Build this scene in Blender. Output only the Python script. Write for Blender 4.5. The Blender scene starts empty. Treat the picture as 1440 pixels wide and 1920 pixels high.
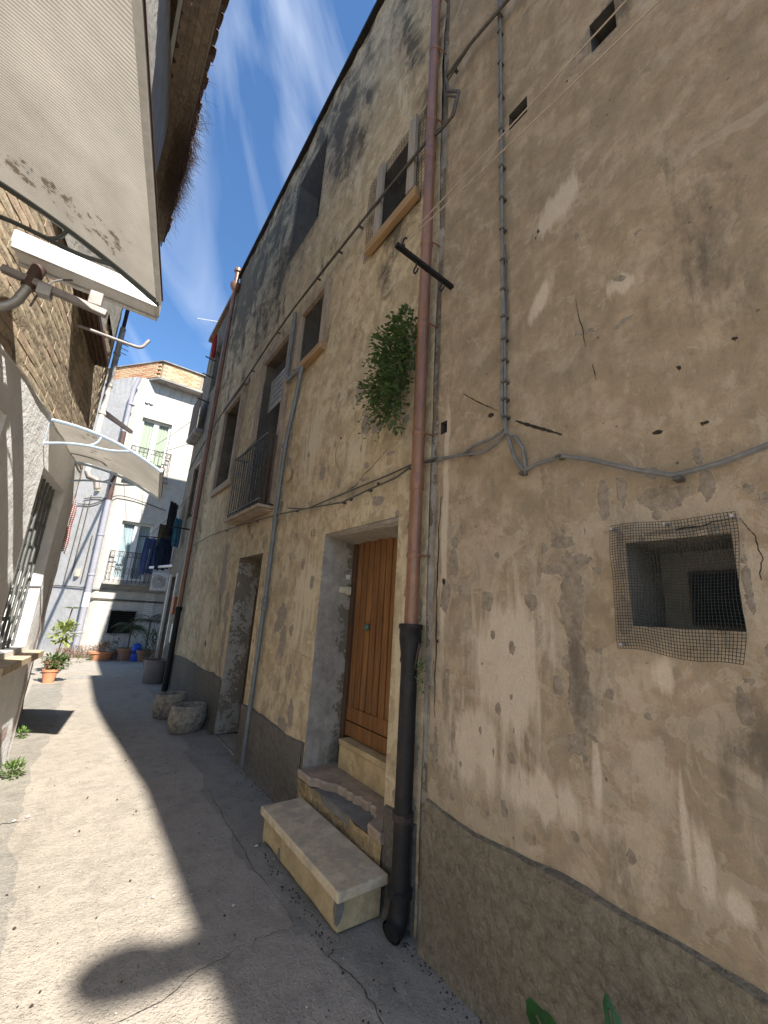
import bpy, math, random
import numpy as np
from mathutils import Vector, Matrix

random.seed(7); RNG = np.random.default_rng(7)
SC = bpy.context.scene
COL = SC.collection
R = math.radians

# ------------------------------------------------------------------ camera
cam_d = bpy.data.cameras.new('camera'); cam = bpy.data.objects.new('camera', cam_d); COL.objects.link(cam)
cam_d.sensor_fit = 'HORIZONTAL'; cam_d.sensor_width = 36.0; cam_d.lens = 36.0 * 770 / 1440
cam_d.clip_start = 0.02; cam_d.clip_end = 500
_fw = Vector((0.5635, 0.7903, 0.2436)).normalized(); _rt = Vector((0.8038, -0.5906, 0.0588)); _rt = (_rt - _fw * _rt.dot(_fw)).normalized()
_up = _rt.cross(_fw)
cam.matrix_world = Matrix(((_rt.x, _up.x, -_fw.x, 0), (_rt.y, _up.y, -_fw.y, 0), (_rt.z, _up.z, -_fw.z, 1.5), (0, 0, 0, 1)))
SC.camera = cam

# ------------------------------------------------------------------ world, sun, exposure
SUN_TO = Vector((0.10, -0.97, 1.0)).normalized()
SKY_STRENGTH = 0.077; SUN_STRENGTH = 3.8; EXPOSURE = 1.78
world = bpy.data.worlds.new('World'); SC.world = world; world.use_nodes = True
wn = world.node_tree; wn.nodes.clear()
def N(t, typ, **kw):
    n = t.nodes.new(typ)
    for k, v in kw.items(): setattr(n, k, v)
    return n
wo = N(wn, 'ShaderNodeOutputWorld'); wb = N(wn, 'ShaderNodeBackground'); wb.inputs['Strength'].default_value = SKY_STRENGTH
sky = N(wn, 'ShaderNodeTexSky', sky_type='NISHITA', sun_disc=False)
sky.sun_elevation = math.asin(SUN_TO.z); sky.sun_rotation = math.atan2(SUN_TO.x, SUN_TO.y)
sky.air_density = 1.0; sky.dust_density = 0.2; sky.ozone_density = 3.5; sky.altitude = 200
tc = N(wn, 'ShaderNodeTexCoord')
_ray = lambda px, py: (_fw*770 + _rt*(px - 720) - _up*(py - 960)).normalized()
_q = (_ray(445, 500) - _ray(365, 210)).to_track_quat('X', 'Z').inverted().to_euler()          # wind direction of the cirrus
mr = N(wn, 'ShaderNodeMapping'); mr.inputs['Rotation'].default_value = _q
mp = N(wn, 'ShaderNodeMapping'); mp.inputs['Scale'].default_value = (0.75, 2.6, 2.6); mp.inputs['Location'].default_value = (0.35, 0.1, 0.2)
hsv = N(wn, 'ShaderNodeHueSaturation'); hsv.inputs['Saturation'].default_value = 1.12
n1 = N(wn, 'ShaderNodeTexNoise'); n1.inputs['Scale'].default_value = 1.6; n1.inputs['Detail'].default_value = 5; n1.inputs['Roughness'].default_value = 0.52; n1.inputs['Distortion'].default_value = 0.9
rp = N(wn, 'ShaderNodeMapRange'); rp.inputs['From Min'].default_value = 0.53; rp.inputs['From Max'].default_value = 0.84; rp.inputs['To Max'].default_value = 0.62
mx = N(wn, 'ShaderNodeMix', data_type='RGBA'); mx.inputs['B'].default_value = (5.2, 5.6, 6.2, 1)
L = wn.links.new
L(tc.outputs['Generated'], mr.inputs['Vector']); L(mr.outputs['Vector'], mp.inputs['Vector']); L(mp.outputs['Vector'], n1.inputs['Vector']); L(n1.outputs['Fac'], rp.inputs['Value'])
L(rp.outputs['Result'], mx.inputs['Factor']); L(sky.outputs['Color'], hsv.inputs['Color']); L(hsv.outputs['Color'], mx.inputs['A']); L(mx.outputs['Result'], wb.inputs['Color']); L(wb.outputs['Background'], wo.inputs['Surface'])
sd = bpy.data.lights.new('sun', 'SUN'); sd.energy = SUN_STRENGTH; sd.angle = R(0.53); sd.color = (1.0, 0.95, 0.87)
sun = bpy.data.objects.new('sun', sd); COL.objects.link(sun); sun.rotation_euler = SUN_TO.to_track_quat('Z', 'Y').to_euler(); sun.location = (2, -8, 14)
SC.view_settings.view_transform = 'Standard'; SC.view_settings.look = 'None'; SC.view_settings.gamma = 1.0
SC.view_settings.use_curve_mapping = False; SC.view_settings.exposure = EXPOSURE
SC.cycles.max_bounces = 6; SC.cycles.diffuse_bounces = 4

# ------------------------------------------------------------------ mesh helpers
class MB:
    def __init__(s): s.v = []; s.f = []
    def add(s, vs, fs):
        o = len(s.v); s.v += [tuple(map(float, v)) for v in vs]; s.f += [tuple(i + o for i in f) for f in fs]; return s
    def box(s, x0, x1, y0, y1, z0, z1):
        return s.add([(x0,y0,z0),(x1,y0,z0),(x1,y1,z0),(x0,y1,z0),(x0,y0,z1),(x1,y0,z1),(x1,y1,z1),(x0,y1,z1)],
                     [(0,3,2,1),(4,5,6,7),(0,1,5,4),(1,2,6,5),(2,3,7,6),(3,0,4,7)])
    def obox(s, c, ax, ay, az):   # centre and three half-axis vectors
        c, ax, ay, az = map(Vector, (c, ax, ay, az)); vs = []
        for k in (-1, 1):
            for i, j in ((-1,-1),(1,-1),(1,1),(-1,1)): vs.append(c + ax*i + ay*j + az*k)
        return s.add(vs, [(0,3,2,1),(4,5,6,7),(0,1,5,4),(1,2,6,5),(2,3,7,6),(3,0,4,7)])
    def bar(s, a, b, w, h=None, up=(0,0,1)):   # rectangular bar a->b
        a, b = Vector(a), Vector(b); d = b - a; h = w if h is None else h
        u = Vector(up)
        if abs(d.normalized().dot(u)) > 0.98: u = Vector((0, 1, 0))
        x = d.cross(u).normalized(); y = x.cross(d).normalized()
        return s.obox((a + b) / 2, x * w / 2, y * h / 2, d / 2)
    def tube(s, pts, r, n=8, caps=True):
        pts = [Vector(p) for p in pts]; m = len(pts)
        rr = r if isinstance(r, (list, tuple)) else [r] * m
        t0 = (pts[1] - pts[0]).normalized(); u = Vector((0, 0, 1)) if abs(t0.z) < 0.9 else Vector((1, 0, 0))
        x = t0.cross(u).normalized(); vs = []; fs = []
        for i, p in enumerate(pts):
            t = ((pts[min(i+1, m-1)] - pts[max(i-1, 0)])).normalized()
            x = (x - t * x.dot(t)).normalized(); y = t.cross(x)
            for k in range(n):
                a = 2 * math.pi * k / n; vs.append(p + (x * math.cos(a) + y * math.sin(a)) * rr[i])
        for i in range(m - 1):
            for k in range(n):
                fs.append((i*n + k, i*n + (k+1) % n, (i+1)*n + (k+1) % n, (i+1)*n + k))
        if caps: fs.append(tuple(range(n))[::-1]); fs.append(tuple((m-1)*n + k for k in range(n)))
        return s.add(vs, fs)
    def lathe(s, prof, c=(0,0,0), n=20, sx=1, sy=1, jit=0):
        vs = []; fs = []; m = len(prof)
        for i, (r, z) in enumerate(prof):
            for k in range(n):
                a = 2 * math.pi * k / n; q = r * (1 + (random.uniform(-jit, jit) if jit else 0))
                vs.append((c[0] + q * math.cos(a) * sx, c[1] + q * math.sin(a) * sy, c[2] + z))
        for i in range(m - 1):
            for k in range(n): fs.append((i*n + k, i*n + (k+1) % n, (i+1)*n + (k+1) % n, (i+1)*n + k))
        fs.append(tuple(range(n))[::-1]); fs.append(tuple((m-1)*n + k for k in range(n)))
        return s.add(vs, fs)
    def prism(s, poly, vec):   # polygon (3d points) extruded by vec
        n = len(poly); v = Vector(vec); vs = [Vector(p) for p in poly] + [Vector(p) + v for p in poly]
        return s.add(vs, [tuple(range(n))[::-1], tuple(range(n, 2*n))] + [(i, (i+1) % n, n + (i+1) % n, n + i) for i in range(n)])
    def ribbon(s, pts, w, nrm):   # flat thin strip through pts, widths w
        pts = [Vector(p) for p in pts]; nrm = Vector(nrm); vs = []; m = len(pts)
        for i, p in enumerate(pts):
            t = (pts[min(i+1, m-1)] - pts[max(i-1, 0)]).normalized(); x = t.cross(nrm).normalized()
            ww = w * (0.35 + 0.65 * math.sin(math.pi * min(1, max(0.05, i / (m - 1))))) * random.uniform(0.6, 1.3)
            vs += [p - x * ww / 2, p + x * ww / 2]
        return s.add(vs, [(2*i, 2*i+1, 2*i+3, 2*i+2) for i in range(m - 1)])
    def mesh(s, name, mat=None, smooth=False, off=(0,0,0)):
        me = bpy.data.meshes.new(name); o = Vector(off)
        me.from_pydata([(v[0]-o.x, v[1]-o.y, v[2]-o.z) for v in s.v], [], s.f)
        if mat: me.materials.append(mat)
        if smooth: me.polygons.foreach_set('use_smooth', [True] * len(me.polygons))
        me.update(); return me
    def build(s, name, mat, parent=None, smooth=False, bevel=0, off=None):
        w = Vector((0,0,0)) if parent is None else WLOC[parent.name]
        o2 = Vector(off) if off is not None else w
        me = s.mesh(name, mat, smooth, o2)
        ob = bpy.data.objects.new(name, me); COL.objects.link(ob)
        ob.location = o2 - w; WLOC[ob.name] = o2
        if parent: ob.parent = parent
        if bevel:
            b = ob.modifiers.new('bevel', 'BEVEL'); b.width = bevel; b.segments = 2; b.limit_method = 'ANGLE'
        if smooth and not bevel:
            try:
                es = ob.modifiers.new('split', 'EDGE_SPLIT'); es.split_angle = R(50)
            except Exception: pass
        return ob
WLOC = {}
def thing(name, loc, label, cat, group=None):
    o = bpy.data.objects.new(name, None); COL.objects.link(o); o.location = loc; o.empty_display_size = 0.1
    WLOC[o.name] = Vector(loc); return tag(o, label, cat, group)
def tag(o, label=None, cat=None, group=None, kind=None):
    for k, v in (('label', label), ('category', cat), ('group', group), ('kind', kind)):
        if v: o[k] = v
    return o
def inst(name, me, parent, loc, rot=(0,0,0), scale=(1,1,1)):   # shared-mesh piece at a world location
    ob = bpy.data.objects.new(name, me); COL.objects.link(ob); w = WLOC[parent.name] if parent else Vector((0,0,0))
    ob.location = Vector(loc) - w; ob.rotation_euler = rot; ob.scale = scale; WLOC[ob.name] = Vector(loc)
    if parent: ob.parent = parent
    return ob
# smooth value noise on arrays
_PT = RNG.random((256, 256))
def vnoise(x, y, seed=0):
    x = np.asarray(x, float) + 17.3 * seed; y = np.asarray(y, float) + 5.7 * seed
    xi = np.floor(x).astype(int); yi = np.floor(y).astype(int); fx = x - xi; fy = y - yi
    fx = fx*fx*(3-2*fx); fy = fy*fy*(3-2*fy); g = lambda a, b: _PT[a % 256, b % 256]
    return (g(xi,yi)*(1-fx)+g(xi+1,yi)*fx)*(1-fy) + (g(xi,yi+1)*(1-fx)+g(xi+1,yi+1)*fx)*fy
def fbm(x, y, o=4, seed=0):
    a = 0; w = 0.5; tot = 0
    for i in range(o): a = a + w * vnoise(x * 2**i, y * 2**i, seed + i); tot += w; w *= 0.5
    return a / tot
def sstep(a, b, x): t = np.clip((np.asarray(x, float) - a) / (b - a), 0, 1); return t*t*(3-2*t)

# ------------------------------------------------------------------ materials
def newmat(name):
    m = bpy.data.materials.new(name); m.use_nodes = True; t = m.node_tree; t.nodes.clear()
    o = N(t, 'ShaderNodeOutputMaterial'); b = N(t, 'ShaderNodeBsdfPrincipled'); t.links.new(b.outputs[0], o.inputs[0])
    return m, t, b, o
def c4(c): return (c[0], c[1], c[2], 1)
def noise(t, vec, scale, detail=6, rough=0.6, dist=0.0):
    n = N(t, 'ShaderNodeTexNoise'); n.inputs['Scale'].default_value = scale; n.inputs['Detail'].default_value = detail
    n.inputs['Roughness'].default_value = rough; n.inputs['Distortion'].default_value = dist
    if vec is not None: t.links.new(vec, n.inputs['Vector'])
    return n.outputs['Fac']
def mapr(t, v, a, b, c=0.0, d=1.0, smooth=False):
    n = N(t, 'ShaderNodeMapRange'); n.inputs['From Min'].default_value = a; n.inputs['From Max'].default_value = b
    n.inputs['To Min'].default_value = c; n.inputs['To Max'].default_value = d
    if smooth: n.interpolation_type = 'SMOOTHSTEP'
    t.links.new(v, n.inputs['Value']); return n.outputs['Result']
def math2(t, op, a, b=None):
    n = N(t, 'ShaderNodeMath', operation=op)
    for i, q in enumerate((a, b)):
        if q is None: continue
        if isinstance(q, (int, float)): n.inputs[i].default_value = q
        else: t.links.new(q, n.inputs[i])
    return n.outputs[0]
def mixc(t, f, a, b, blend='MIX'):
    n = N(t, 'ShaderNodeMix', data_type='RGBA', blend_type=blend)
    if isinstance(f, (int, float)): n.inputs['Factor'].default_value = f
    else: t.links.new(f, n.inputs['Factor'])
    for k, q in (('A', a), ('B', b)):
        if isinstance(q, tuple): n.inputs[k].default_value = c4(q)
        else: t.links.new(q, n.inputs[k])
    return n.outputs['Result']
def mapping(t, scale=(1,1,1), coord='Object', rot=(0,0,0)):
    tc = N(t, 'ShaderNodeTexCoord'); m = N(t, 'ShaderNodeMapping'); m.inputs['Scale'].default_value = scale; m.inputs['Rotation'].default_value = rot
    t.links.new(tc.outputs[coord], m.inputs['Vector']); return m.outputs['Vector']
def bump(t, b, h, strength, dist, prev=None):
    n = N(t, 'ShaderNodeBump'); n.inputs['Strength'].default_value = strength; n.inputs['Distance'].default_value = dist
    t.links.new(h, n.inputs['Height'])
    if prev is not None: t.links.new(prev, n.inputs['Normal'])
    t.links.new(n.outputs[0], b.inputs['Normal']); return n.outputs[0]
def simple(name, col, rough=0.7, var=0.35, scale=8, bmp=0.2, dist=0.005, metal=0.0, col2=None, stretch=(1,1,1), spec=0.3, fine=60):
    m, t, b, o = newmat(name)
    v = mapping(t, stretch); n1 = noise(t, v, scale, 5, 0.65); n2 = noise(t, v, fine, 3, 0.6)
    dk = tuple(c * (1 - var) for c in col); lt = tuple(min(1, c * (1 + var)) for c in col)
    base = mixc(t, mapr(t, n1, 0.3, 0.7), dk, lt)
    if col2: base = mixc(t, mapr(t, noise(t, v, scale * 0.6, 5, 0.7, 0.4), 0.5, 0.62), base, col2)
    base = mixc(t, mapr(t, n2, 0.3, 0.75, 0.0, 0.35), base, tuple(c * 0.55 for c in col))
    t.links.new(base, b.inputs['Base Color']); b.inputs['Roughness'].default_value = rough; b.inputs['Metallic'].default_value = metal
    b.inputs['Specular IOR Level'].default_value = spec
    if bmp:
        q = bump(t, b, n1, bmp, dist * 2); bump(t, b, n2, bmp, dist * 0.5, q)
    return m
def plaster(name, base1, base2, peelc, darkc, palec, peel2=None, rough=0.9, fine_b=0.25, var=1.0, sscale=(2.2, 2.2, 0.32), wearc=None, weark=1.0):
    """old lime plaster: wide tonal drift, fine grain, and worn places whose outlines come from the wall's own attributes"""
    m, t, b, o = newmat(name)
    v = mapping(t); vs = mapping(t, sscale); vv = mapping(t, (6, 6, 0.7))
    big = noise(t, v, 1.1, 4, 0.62, 0.3); mid = noise(t, v, 5.5, 6, 0.68, 0.2); fin = noise(t, v, 34, 4, 0.72); grn = noise(t, v, 170, 2, 0.6)
    strk = noise(t, vs, 2.4, 6, 0.7, 0.5); strk2 = noise(t, vv, 3.0, 4, 0.6)
    col = mixc(t, mapr(t, big, 0.33, 0.67, smooth=True), base1, base2)
    tint = noise(t, v, 2.6, 5, 0.65, 0.6); mot = noise(t, v, 15, 4, 0.7, 0.3)
    col = mixc(t, mapr(t, tint, 0.48, 0.68, 0, 0.6*var, True), col, (base2[0]*0.80, base2[1]*0.84, base2[2]*0.78))
    col = mixc(t, mapr(t, tint, 0.48, 0.30, 0, 0.55*var, True), col, (min(1, base1[0]*1.12), base1[1]*1.03, base1[2]*1.06))
    col = mixc(t, mapr(t, mid, 0.42, 0.72, 0, 0.85*var), col, tuple(c * 0.56 for c in base1))
    col = mixc(t, mapr(t, mot, 0.46, 0.70, 0, 0.62*var), col, tuple(c * 0.60 for c in base2))
    col = mixc(t, mapr(t, mid, 0.5, 0.30, 0, 0.35), col, palec)
    col = mixc(t, mapr(t, strk2, 0.5, 0.75, 0, 0.38*var), col, tuple(c * 0.5 for c in base2))
    def att(n):
        a = N(t, 'ShaderNodeAttribute', attribute_name=n); return a.outputs['Fac']
    # thin worn coats with crisp edges
    if wearc:
        wa = att('wear'); w1 = noise(t, v, 4.6, 5, 0.68, 0.7); w2 = noise(t, mapping(t, (1, 1.3, 0.8), rot=(0.4, 0.2, 0.3)), 8.5, 5, 0.7, 0.5)
        k1 = mapr(t, math2(t, 'ADD', w1, math2(t, 'MULTIPLY', wa, 0.15)), 0.630, 0.655); k2 = mapr(t, math2(t, 'ADD', w2, math2(t, 'MULTIPLY', wa, 0.13)), 0.655, 0.675)
        col = mixc(t, math2(t, 'MULTIPLY', k1, 0.55*weark), col, wearc[0]); col = mixc(t, math2(t, 'MULTIPLY', k2, 0.62*weark), col, wearc[1])
    # pale wash
    pm = mapr(t, math2(t, 'ADD', att('pale'), math2(t, 'MULTIPLY', math2(t, 'SUBTRACT', strk2, 0.5), 0.9)), 0.42, 0.62)
    col = mixc(t, math2(t, 'MULTIPLY', pm, 0.75), col, palec)
    # lost top coat
    pn = math2(t, 'ADD', math2(t, 'MULTIPLY', math2(t, 'SUBTRACT', mid, 0.5), 1.0), math2(t, 'MULTIPLY', math2(t, 'SUBTRACT', fin, 0.5), 0.45))
    pf = math2(t, 'ADD', att('peel'), pn); peel = mapr(t, pf, 0.485, 0.515)
    rim = math2(t, 'SUBTRACT', mapr(t, pf, 0.44, 0.49), peel)
    pc = mixc(t, mapr(t, fin, 0.35, 0.7), peelc, peel2 or tuple(c * 0.65 for c in peelc))
    col = mixc(t, peel, col, pc); col = mixc(t, math2(t, 'MULTIPLY', rim, 0.35), col, palec)
    # algae and soot
    dn = math2(t, 'ADD', math2(t, 'MULTIPLY', math2(t, 'SUBTRACT', strk, 0.5), 1.7), math2(t, 'MULTIPLY', math2(t, 'SUBTRACT', fin, 0.5), 0.35))
    dm = mapr(t, math2(t, 'ADD', att('dark'), dn), 0.36, 0.70)
    col = mixc(t, math2(t, 'MULTIPLY', dm, 0.93), col, darkc)
    # pits
    hl = math2(t, 'ADD', att('hole'), math2(t, 'MULTIPLY', math2(t, 'SUBTRACT', fin, 0.5), 0.5)); hm = mapr(t, hl, 0.48, 0.56)
    vo = N(t, 'ShaderNodeTexVoronoi'); vo.inputs['Scale'].default_value = 16; t.links.new(v, vo.inputs['Vector'])
    pit = math2(t, 'MULTIPLY', mapr(t, vo.outputs['Distance'], 0.10, 0.05), mapr(t, mid, 0.52, 0.60))
    col = mixc(t, math2(t, 'MULTIPLY', pit, 0.7*var), col, tuple(c * 0.3 for c in base1))
    col = mixc(t, hm, col, (0.02, 0.016, 0.012))
    col = mixc(t, mapr(t, grn, 0.35, 0.75, 0, 0.30*var), col, tuple(c * 0.5 for c in base1))
    t.links.new(col, b.inputs['Base Color']); b.inputs['Roughness'].default_value = rough; b.inputs['Specular IOR Level'].default_value = 0.15
    h = math2(t, 'SUBTRACT', math2(t, 'MULTIPLY', mid, 0.8), math2(t, 'ADD', math2(t, 'MULTIPLY', peel, 0.22), math2(t, 'ADD', math2(t, 'MULTIPLY', hm, 0.9), math2(t, 'MULTIPLY', pit, 0.4))))
    h = math2(t, 'ADD', h, math2(t, 'MULTIPLY', mot, 0.16)); q = bump(t, b, h, 0.7, 0.03); bump(t, b, math2(t, 'ADD', fin, math2(t, 'MULTIPLY', grn, fine_b)), 0.6, 0.009, q)
    return m
M = {}
M['wallA'] = plaster('plaster_brown', (0.365, 0.272, 0.174), (0.312, 0.238, 0.155), (0.285, 0.232, 0.175), (0.125, 0.098, 0.070), (0.54, 0.44, 0.33), peel2=(0.165, 0.130, 0.095), sscale=(2.2, 2.4, 0.75), wearc=((0.45, 0.37, 0.275), (0.235, 0.188, 0.132)), weark=0.65, var=0.8)
M['wallB'] = plaster('plaster_yellow', (0.560, 0.430, 0.265), (0.465, 0.360, 0.226), (0.310, 0.258, 0.200), (0.070, 0.060, 0.046), (0.62, 0.52, 0.37), sscale=(2.2, 1.5, 1.5), wearc=((0.59, 0.485, 0.325), (0.29, 0.222, 0.145)))
M['wallC'] = plaster('plaster_grey_brown', (0.25, 0.215, 0.165), (0.21, 0.185, 0.145), (0.20, 0.18, 0.15), (0.07, 0.062, 0.05), (0.33, 0.29, 0.22))
M['reveal'] = plaster('plaster_grey_reveal', (0.36, 0.325, 0.275), (0.31, 0.275, 0.23), (0.20, 0.165, 0.12), (0.10, 0.088, 0.07), (0.50, 0.46, 0.40))
M['white'] = plaster('plaster_white', (0.82, 0.81, 0.79), (0.78, 0.77, 0.76), (0.55, 0.43, 0.40), (0.34, 0.33, 0.32), (0.80, 0.79, 0.76), fine_b=0.15, var=0.3)
M['wallD'] = plaster('render_pale_cream', (0.46, 0.44, 0.40), (0.42, 0.405, 0.37), (0.42, 0.40, 0.36), (0.27, 0.26, 0.25), (0.64, 0.61, 0.55), fine_b=0.1, var=0.3)
M['wallDl'] = plaster('render_pale_grey', (0.42, 0.41, 0.40), (0.38, 0.375, 0.37), (0.42, 0.41, 0.40), (0.27, 0.27, 0.27), (0.47, 0.465, 0.46), fine_b=0.1, var=0.3)
M['reveal_dark'] = plaster('plaster_shaded_reveal', (0.145, 0.122, 0.095), (0.12, 0.10, 0.08), (0.10, 0.085, 0.065), (0.04, 0.035, 0.03), (0.20, 0.175, 0.14))  # darker plaster: the shade inside window recesses is put into its colour
def roughcast(name, c, c2):
    m, t, b, o = newmat(name); v = mapping(t)
    n0 = noise(t, v, 2.2, 4, 0.65); n1 = noise(t, v, 26, 5, 0.72, 0.6); n2 = noise(t, v, 110, 3, 0.7)
    vo = N(t, 'ShaderNodeTexVoronoi'); vo.inputs['Scale'].default_value = 60; t.links.new(v, vo.inputs['Vector'])
    col = mixc(t, mapr(t, n0, 0.35, 0.65), c, c2); col = mixc(t, mapr(t, n1, 0.42, 0.70, 0, 0.8), col, tuple(q * 0.38 for q in c))
    col = mixc(t, mapr(t, n2, 0.55, 0.75, 0, 0.45), col, tuple(min(1, q * 1.7) for q in c))
    t.links.new(col, b.inputs['Base Color']); b.inputs['Roughness'].default_value = 0.95; b.inputs['Specular IOR Level'].default_value = 0.15
    q = bump(t, b, n1, 0.9, 0.022); q = bump(t, b, vo.outputs['Distance'], 0.5, 0.008, q); bump(t, b, n2, 0.6, 0.004, q); return m
M['plinthA'] = roughcast('roughcast_plinth_olive', (0.225, 0.184, 0.128), (0.176, 0.148, 0.106))
M['plinthB'] = roughcast('roughcast_plinth_grey', (0.185, 0.160, 0.130), (0.145, 0.128, 0.105))
def groundmat(name, c, c2, pebble, agg=110, aggamt=0.6):
    m, t, b, o = newmat(name); v = mapping(t); vst = mapping(t, (1, 0.45, 1), rot=(0, 0, 0.5))
    n0 = noise(t, v, 0.9, 5, 0.66, 0.4); n1 = noise(t, v, 7, 5, 0.7); n2 = noise(t, v, 60, 4, 0.7); n3 = noise(t, vst, 2.2, 5, 0.7, 0.6)
    vo = N(t, 'ShaderNodeTexVoronoi'); vo.inputs['Scale'].default_value = agg; vo.inputs['Randomness'].default_value = 1; t.links.new(v, vo.inputs['Vector'])
    col = mixc(t, mapr(t, n0, 0.36, 0.64), c, c2)
    col = mixc(t, mapr(t, n1, 0.45, 0.72, 0, 0.5), col, tuple(q * 0.55 for q in c2))
    col = mixc(t, mapr(t, n3, 0.56, 0.70, 0, 0.6), col, tuple(q * 0.58 for q in c2))
    hs = N(t, 'ShaderNodeSeparateColor'); t.links.new(vo.outputs['Color'], hs.inputs[0])
    st = math2(t, 'MULTIPLY', mapr(t, vo.outputs['Distance'], 0.42, 0.25), mapr(t, hs.outputs[0], 0.35, 0.6))
    st = math2(t, 'MULTIPLY', st, mapr(t, n1, 0.30, 0.55, 0.25, 1.0))
    sc = mixc(t, hs.outputs[1], pebble, tuple(q * 0.55 for q in pebble))
    col = mixc(t, math2(t, 'MULTIPLY', st, aggamt), col, sc)
    col = mixc(t, mapr(t, n2, 0.58, 0.72, 0, 0.7), col, tuple(q * 0.4 for q in c2))
    t.links.new(col, b.inputs['Base Color']); b.inputs['Roughness'].default_value = 0.92; b.inputs['Specular IOR Level'].default_value = 0.2
    q = bump(t, b, n1, 0.6, 0.025); bump(t, b, math2(t, 'ADD', math2(t, 'MULTIPLY', st, 0.6), n2), 0.9, 0.010, q); return m
M['ground'] = groundmat('exposed_aggregate_concrete', (0.372, 0.328, 0.272), (0.325, 0.288, 0.242), (0.58, 0.535, 0.46), 95, 0.6)
M['strip'] = groundmat('grey_cement', (0.292, 0.268, 0.228), (0.255, 0.235, 0.202), (0.40, 0.375, 0.33), 150, 0.35)
M['wood_door'] = simple('varnished_orange_wood', (0.205, 0.090, 0.030), 0.65, 0.45, 3, 0.25, 0.003, stretch=(6, 6, 0.5), col2=(0.15, 0.066, 0.022), fine=22)
M['wood_dark'] = simple('dark_brown_wood', (0.085, 0.048, 0.028), 0.7, 0.4, 4, 0.3, 0.003, stretch=(6, 6, 0.5), fine=22)
M['wood_frame'] = simple('weathered_pinkish_timber', (0.325, 0.25, 0.178), 0.8, 0.3, 5, 0.4, 0.004, stretch=(4, 4, 0.8), col2=(0.22, 0.168, 0.12))
M['wood_sill'] = simple('orange_pine_board', (0.33, 0.205, 0.10), 0.75, 0.25, 5, 0.3, 0.003, stretch=(5, 0.6, 5))
M['wood_grey'] = simple('pale_grey_board', (0.31, 0.265, 0.21), 0.8, 0.28, 6, 0.3, 0.003, stretch=(5, 5, 0.6))
M['copper'] = simple('aged_copper_paint', (0.220, 0.105, 0.055), 0.42, 0.38, 5, 0.15, 0.002, metal=0.12, col2=(0.150, 0.072, 0.048), stretch=(1, 1, 0.4), spec=0.5)
M['iron'] = simple('black_cast_iron', (0.011, 0.010, 0.010), 0.6, 0.4, 12, 0.25, 0.003, col2=(0.022, 0.018, 0.015), spec=0.3)
M['rust'] = simple('dark_rusty_iron', (0.045, 0.032, 0.026), 0.8, 0.4, 25, 0.3, 0.002)
M['railing'] = simple('grey_green_painted_iron', (0.12, 0.125, 0.115), 0.6, 0.35, 25, 0.2, 0.002, col2=(0.09, 0.06, 0.04))
M['zinc'] = simple('dull_grey_zinc', (0.17, 0.178, 0.172), 0.55, 0.25, 8, 0.15, 0.002, metal=0.3)
M['steel'] = simple('galvanised_steel', (0.42, 0.41, 0.40), 0.45, 0.2, 14, 0.1, 0.001, metal=0.55)
M['steel_dull'] = simple('oxidised_steel', (0.30, 0.275, 0.26), 0.65, 0.25, 14, 0.15, 0.002, metal=0.25)
M['cable'] = simple('grey_cable_sheath', (0.155, 0.147, 0.135), 0.6, 0.3, 20, 0.1, 0.001)
M['cable_dark'] = simple('dirty_dark_cable', (0.085, 0.075, 0.062), 0.7, 0.35, 20, 0.15, 0.001)
M['rope'] = simple('beige_plastic_cord', (0.40, 0.33, 0.26), 0.7, 0.2, 40, 0.1, 0.001)
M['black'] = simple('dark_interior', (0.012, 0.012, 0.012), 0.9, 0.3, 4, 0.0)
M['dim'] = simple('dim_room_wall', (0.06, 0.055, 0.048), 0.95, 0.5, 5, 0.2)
M['crack'] = simple('crack_shadow_dirt', (0.03, 0.024, 0.018), 1.0, 0.3, 30, 0.0)
M['mesh'] = simple('dark_green_wire', (0.020, 0.024, 0.022), 0.6, 0.3, 40, 0.0)
M['mesh_grey'] = simple('grey_wire', (0.10, 0.095, 0.085), 0.6, 0.3, 40, 0.0, metal=0.3)
M['travertine'] = simple('worn_travertine', (0.54, 0.43, 0.285), 0.8, 0.28, 12, 0.45, 0.005, col2=(0.40, 0.325, 0.235))
M['step_side'] = simple('yellowed_stone_face', (0.46, 0.345, 0.19), 0.85, 0.28, 7, 0.4, 0.005, col2=(0.36, 0.26, 0.14))
M['slab'] = simple('brownish_worn_slab', (0.36, 0.275, 0.20), 0.8, 0.3, 9, 0.4, 0.005, col2=(0.25, 0.20, 0.155))
M['rubble'] = simple('rubble_and_mortar', (0.36, 0.255, 0.130), 0.95, 0.45, 14, 0.9, 0.015, col2=(0.20, 0.15, 0.09))
M['cement'] = simple('grey_cement_patch', (0.20, 0.185, 0.16), 0.9, 0.3, 8, 0.3, 0.004)
M['stonepot'] = simple('weathered_cast_stone', (0.34, 0.285, 0.215), 0.95, 0.4, 22, 0.9, 0.012, col2=(0.17, 0.145, 0.115))
M['terracotta'] = simple('terracotta', (0.52, 0.235, 0.125), 0.8, 0.18, 6, 0.15, 0.003, col2=(0.46, 0.24, 0.15))
M['terracotta_d'] = simple('old_terracotta', (0.26, 0.14, 0.09), 0.85, 0.25, 6, 0.2, 0.003)
M['potgrey'] = simple('grey_mauve_plastic', (0.20, 0.175, 0.165), 0.6, 0.12, 6, 0.08, 0.002)
M['soil'] = simple('potting_soil', (0.05, 0.038, 0.027), 1, 0.4, 30, 0.6, 0.01)
M['brick_wall'] = simple('sandy_old_brick', (0.49, 0.405, 0.285), 0.95, 0.35, 9, 0.5, 0.005, col2=(0.36, 0.26, 0.16), fine=70)
M['brick_wall2'] = simple('pinkish_old_brick', (0.49, 0.375, 0.27), 0.95, 0.3, 9, 0.5, 0.005, col2=(0.52, 0.43, 0.28), fine=70)
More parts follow.
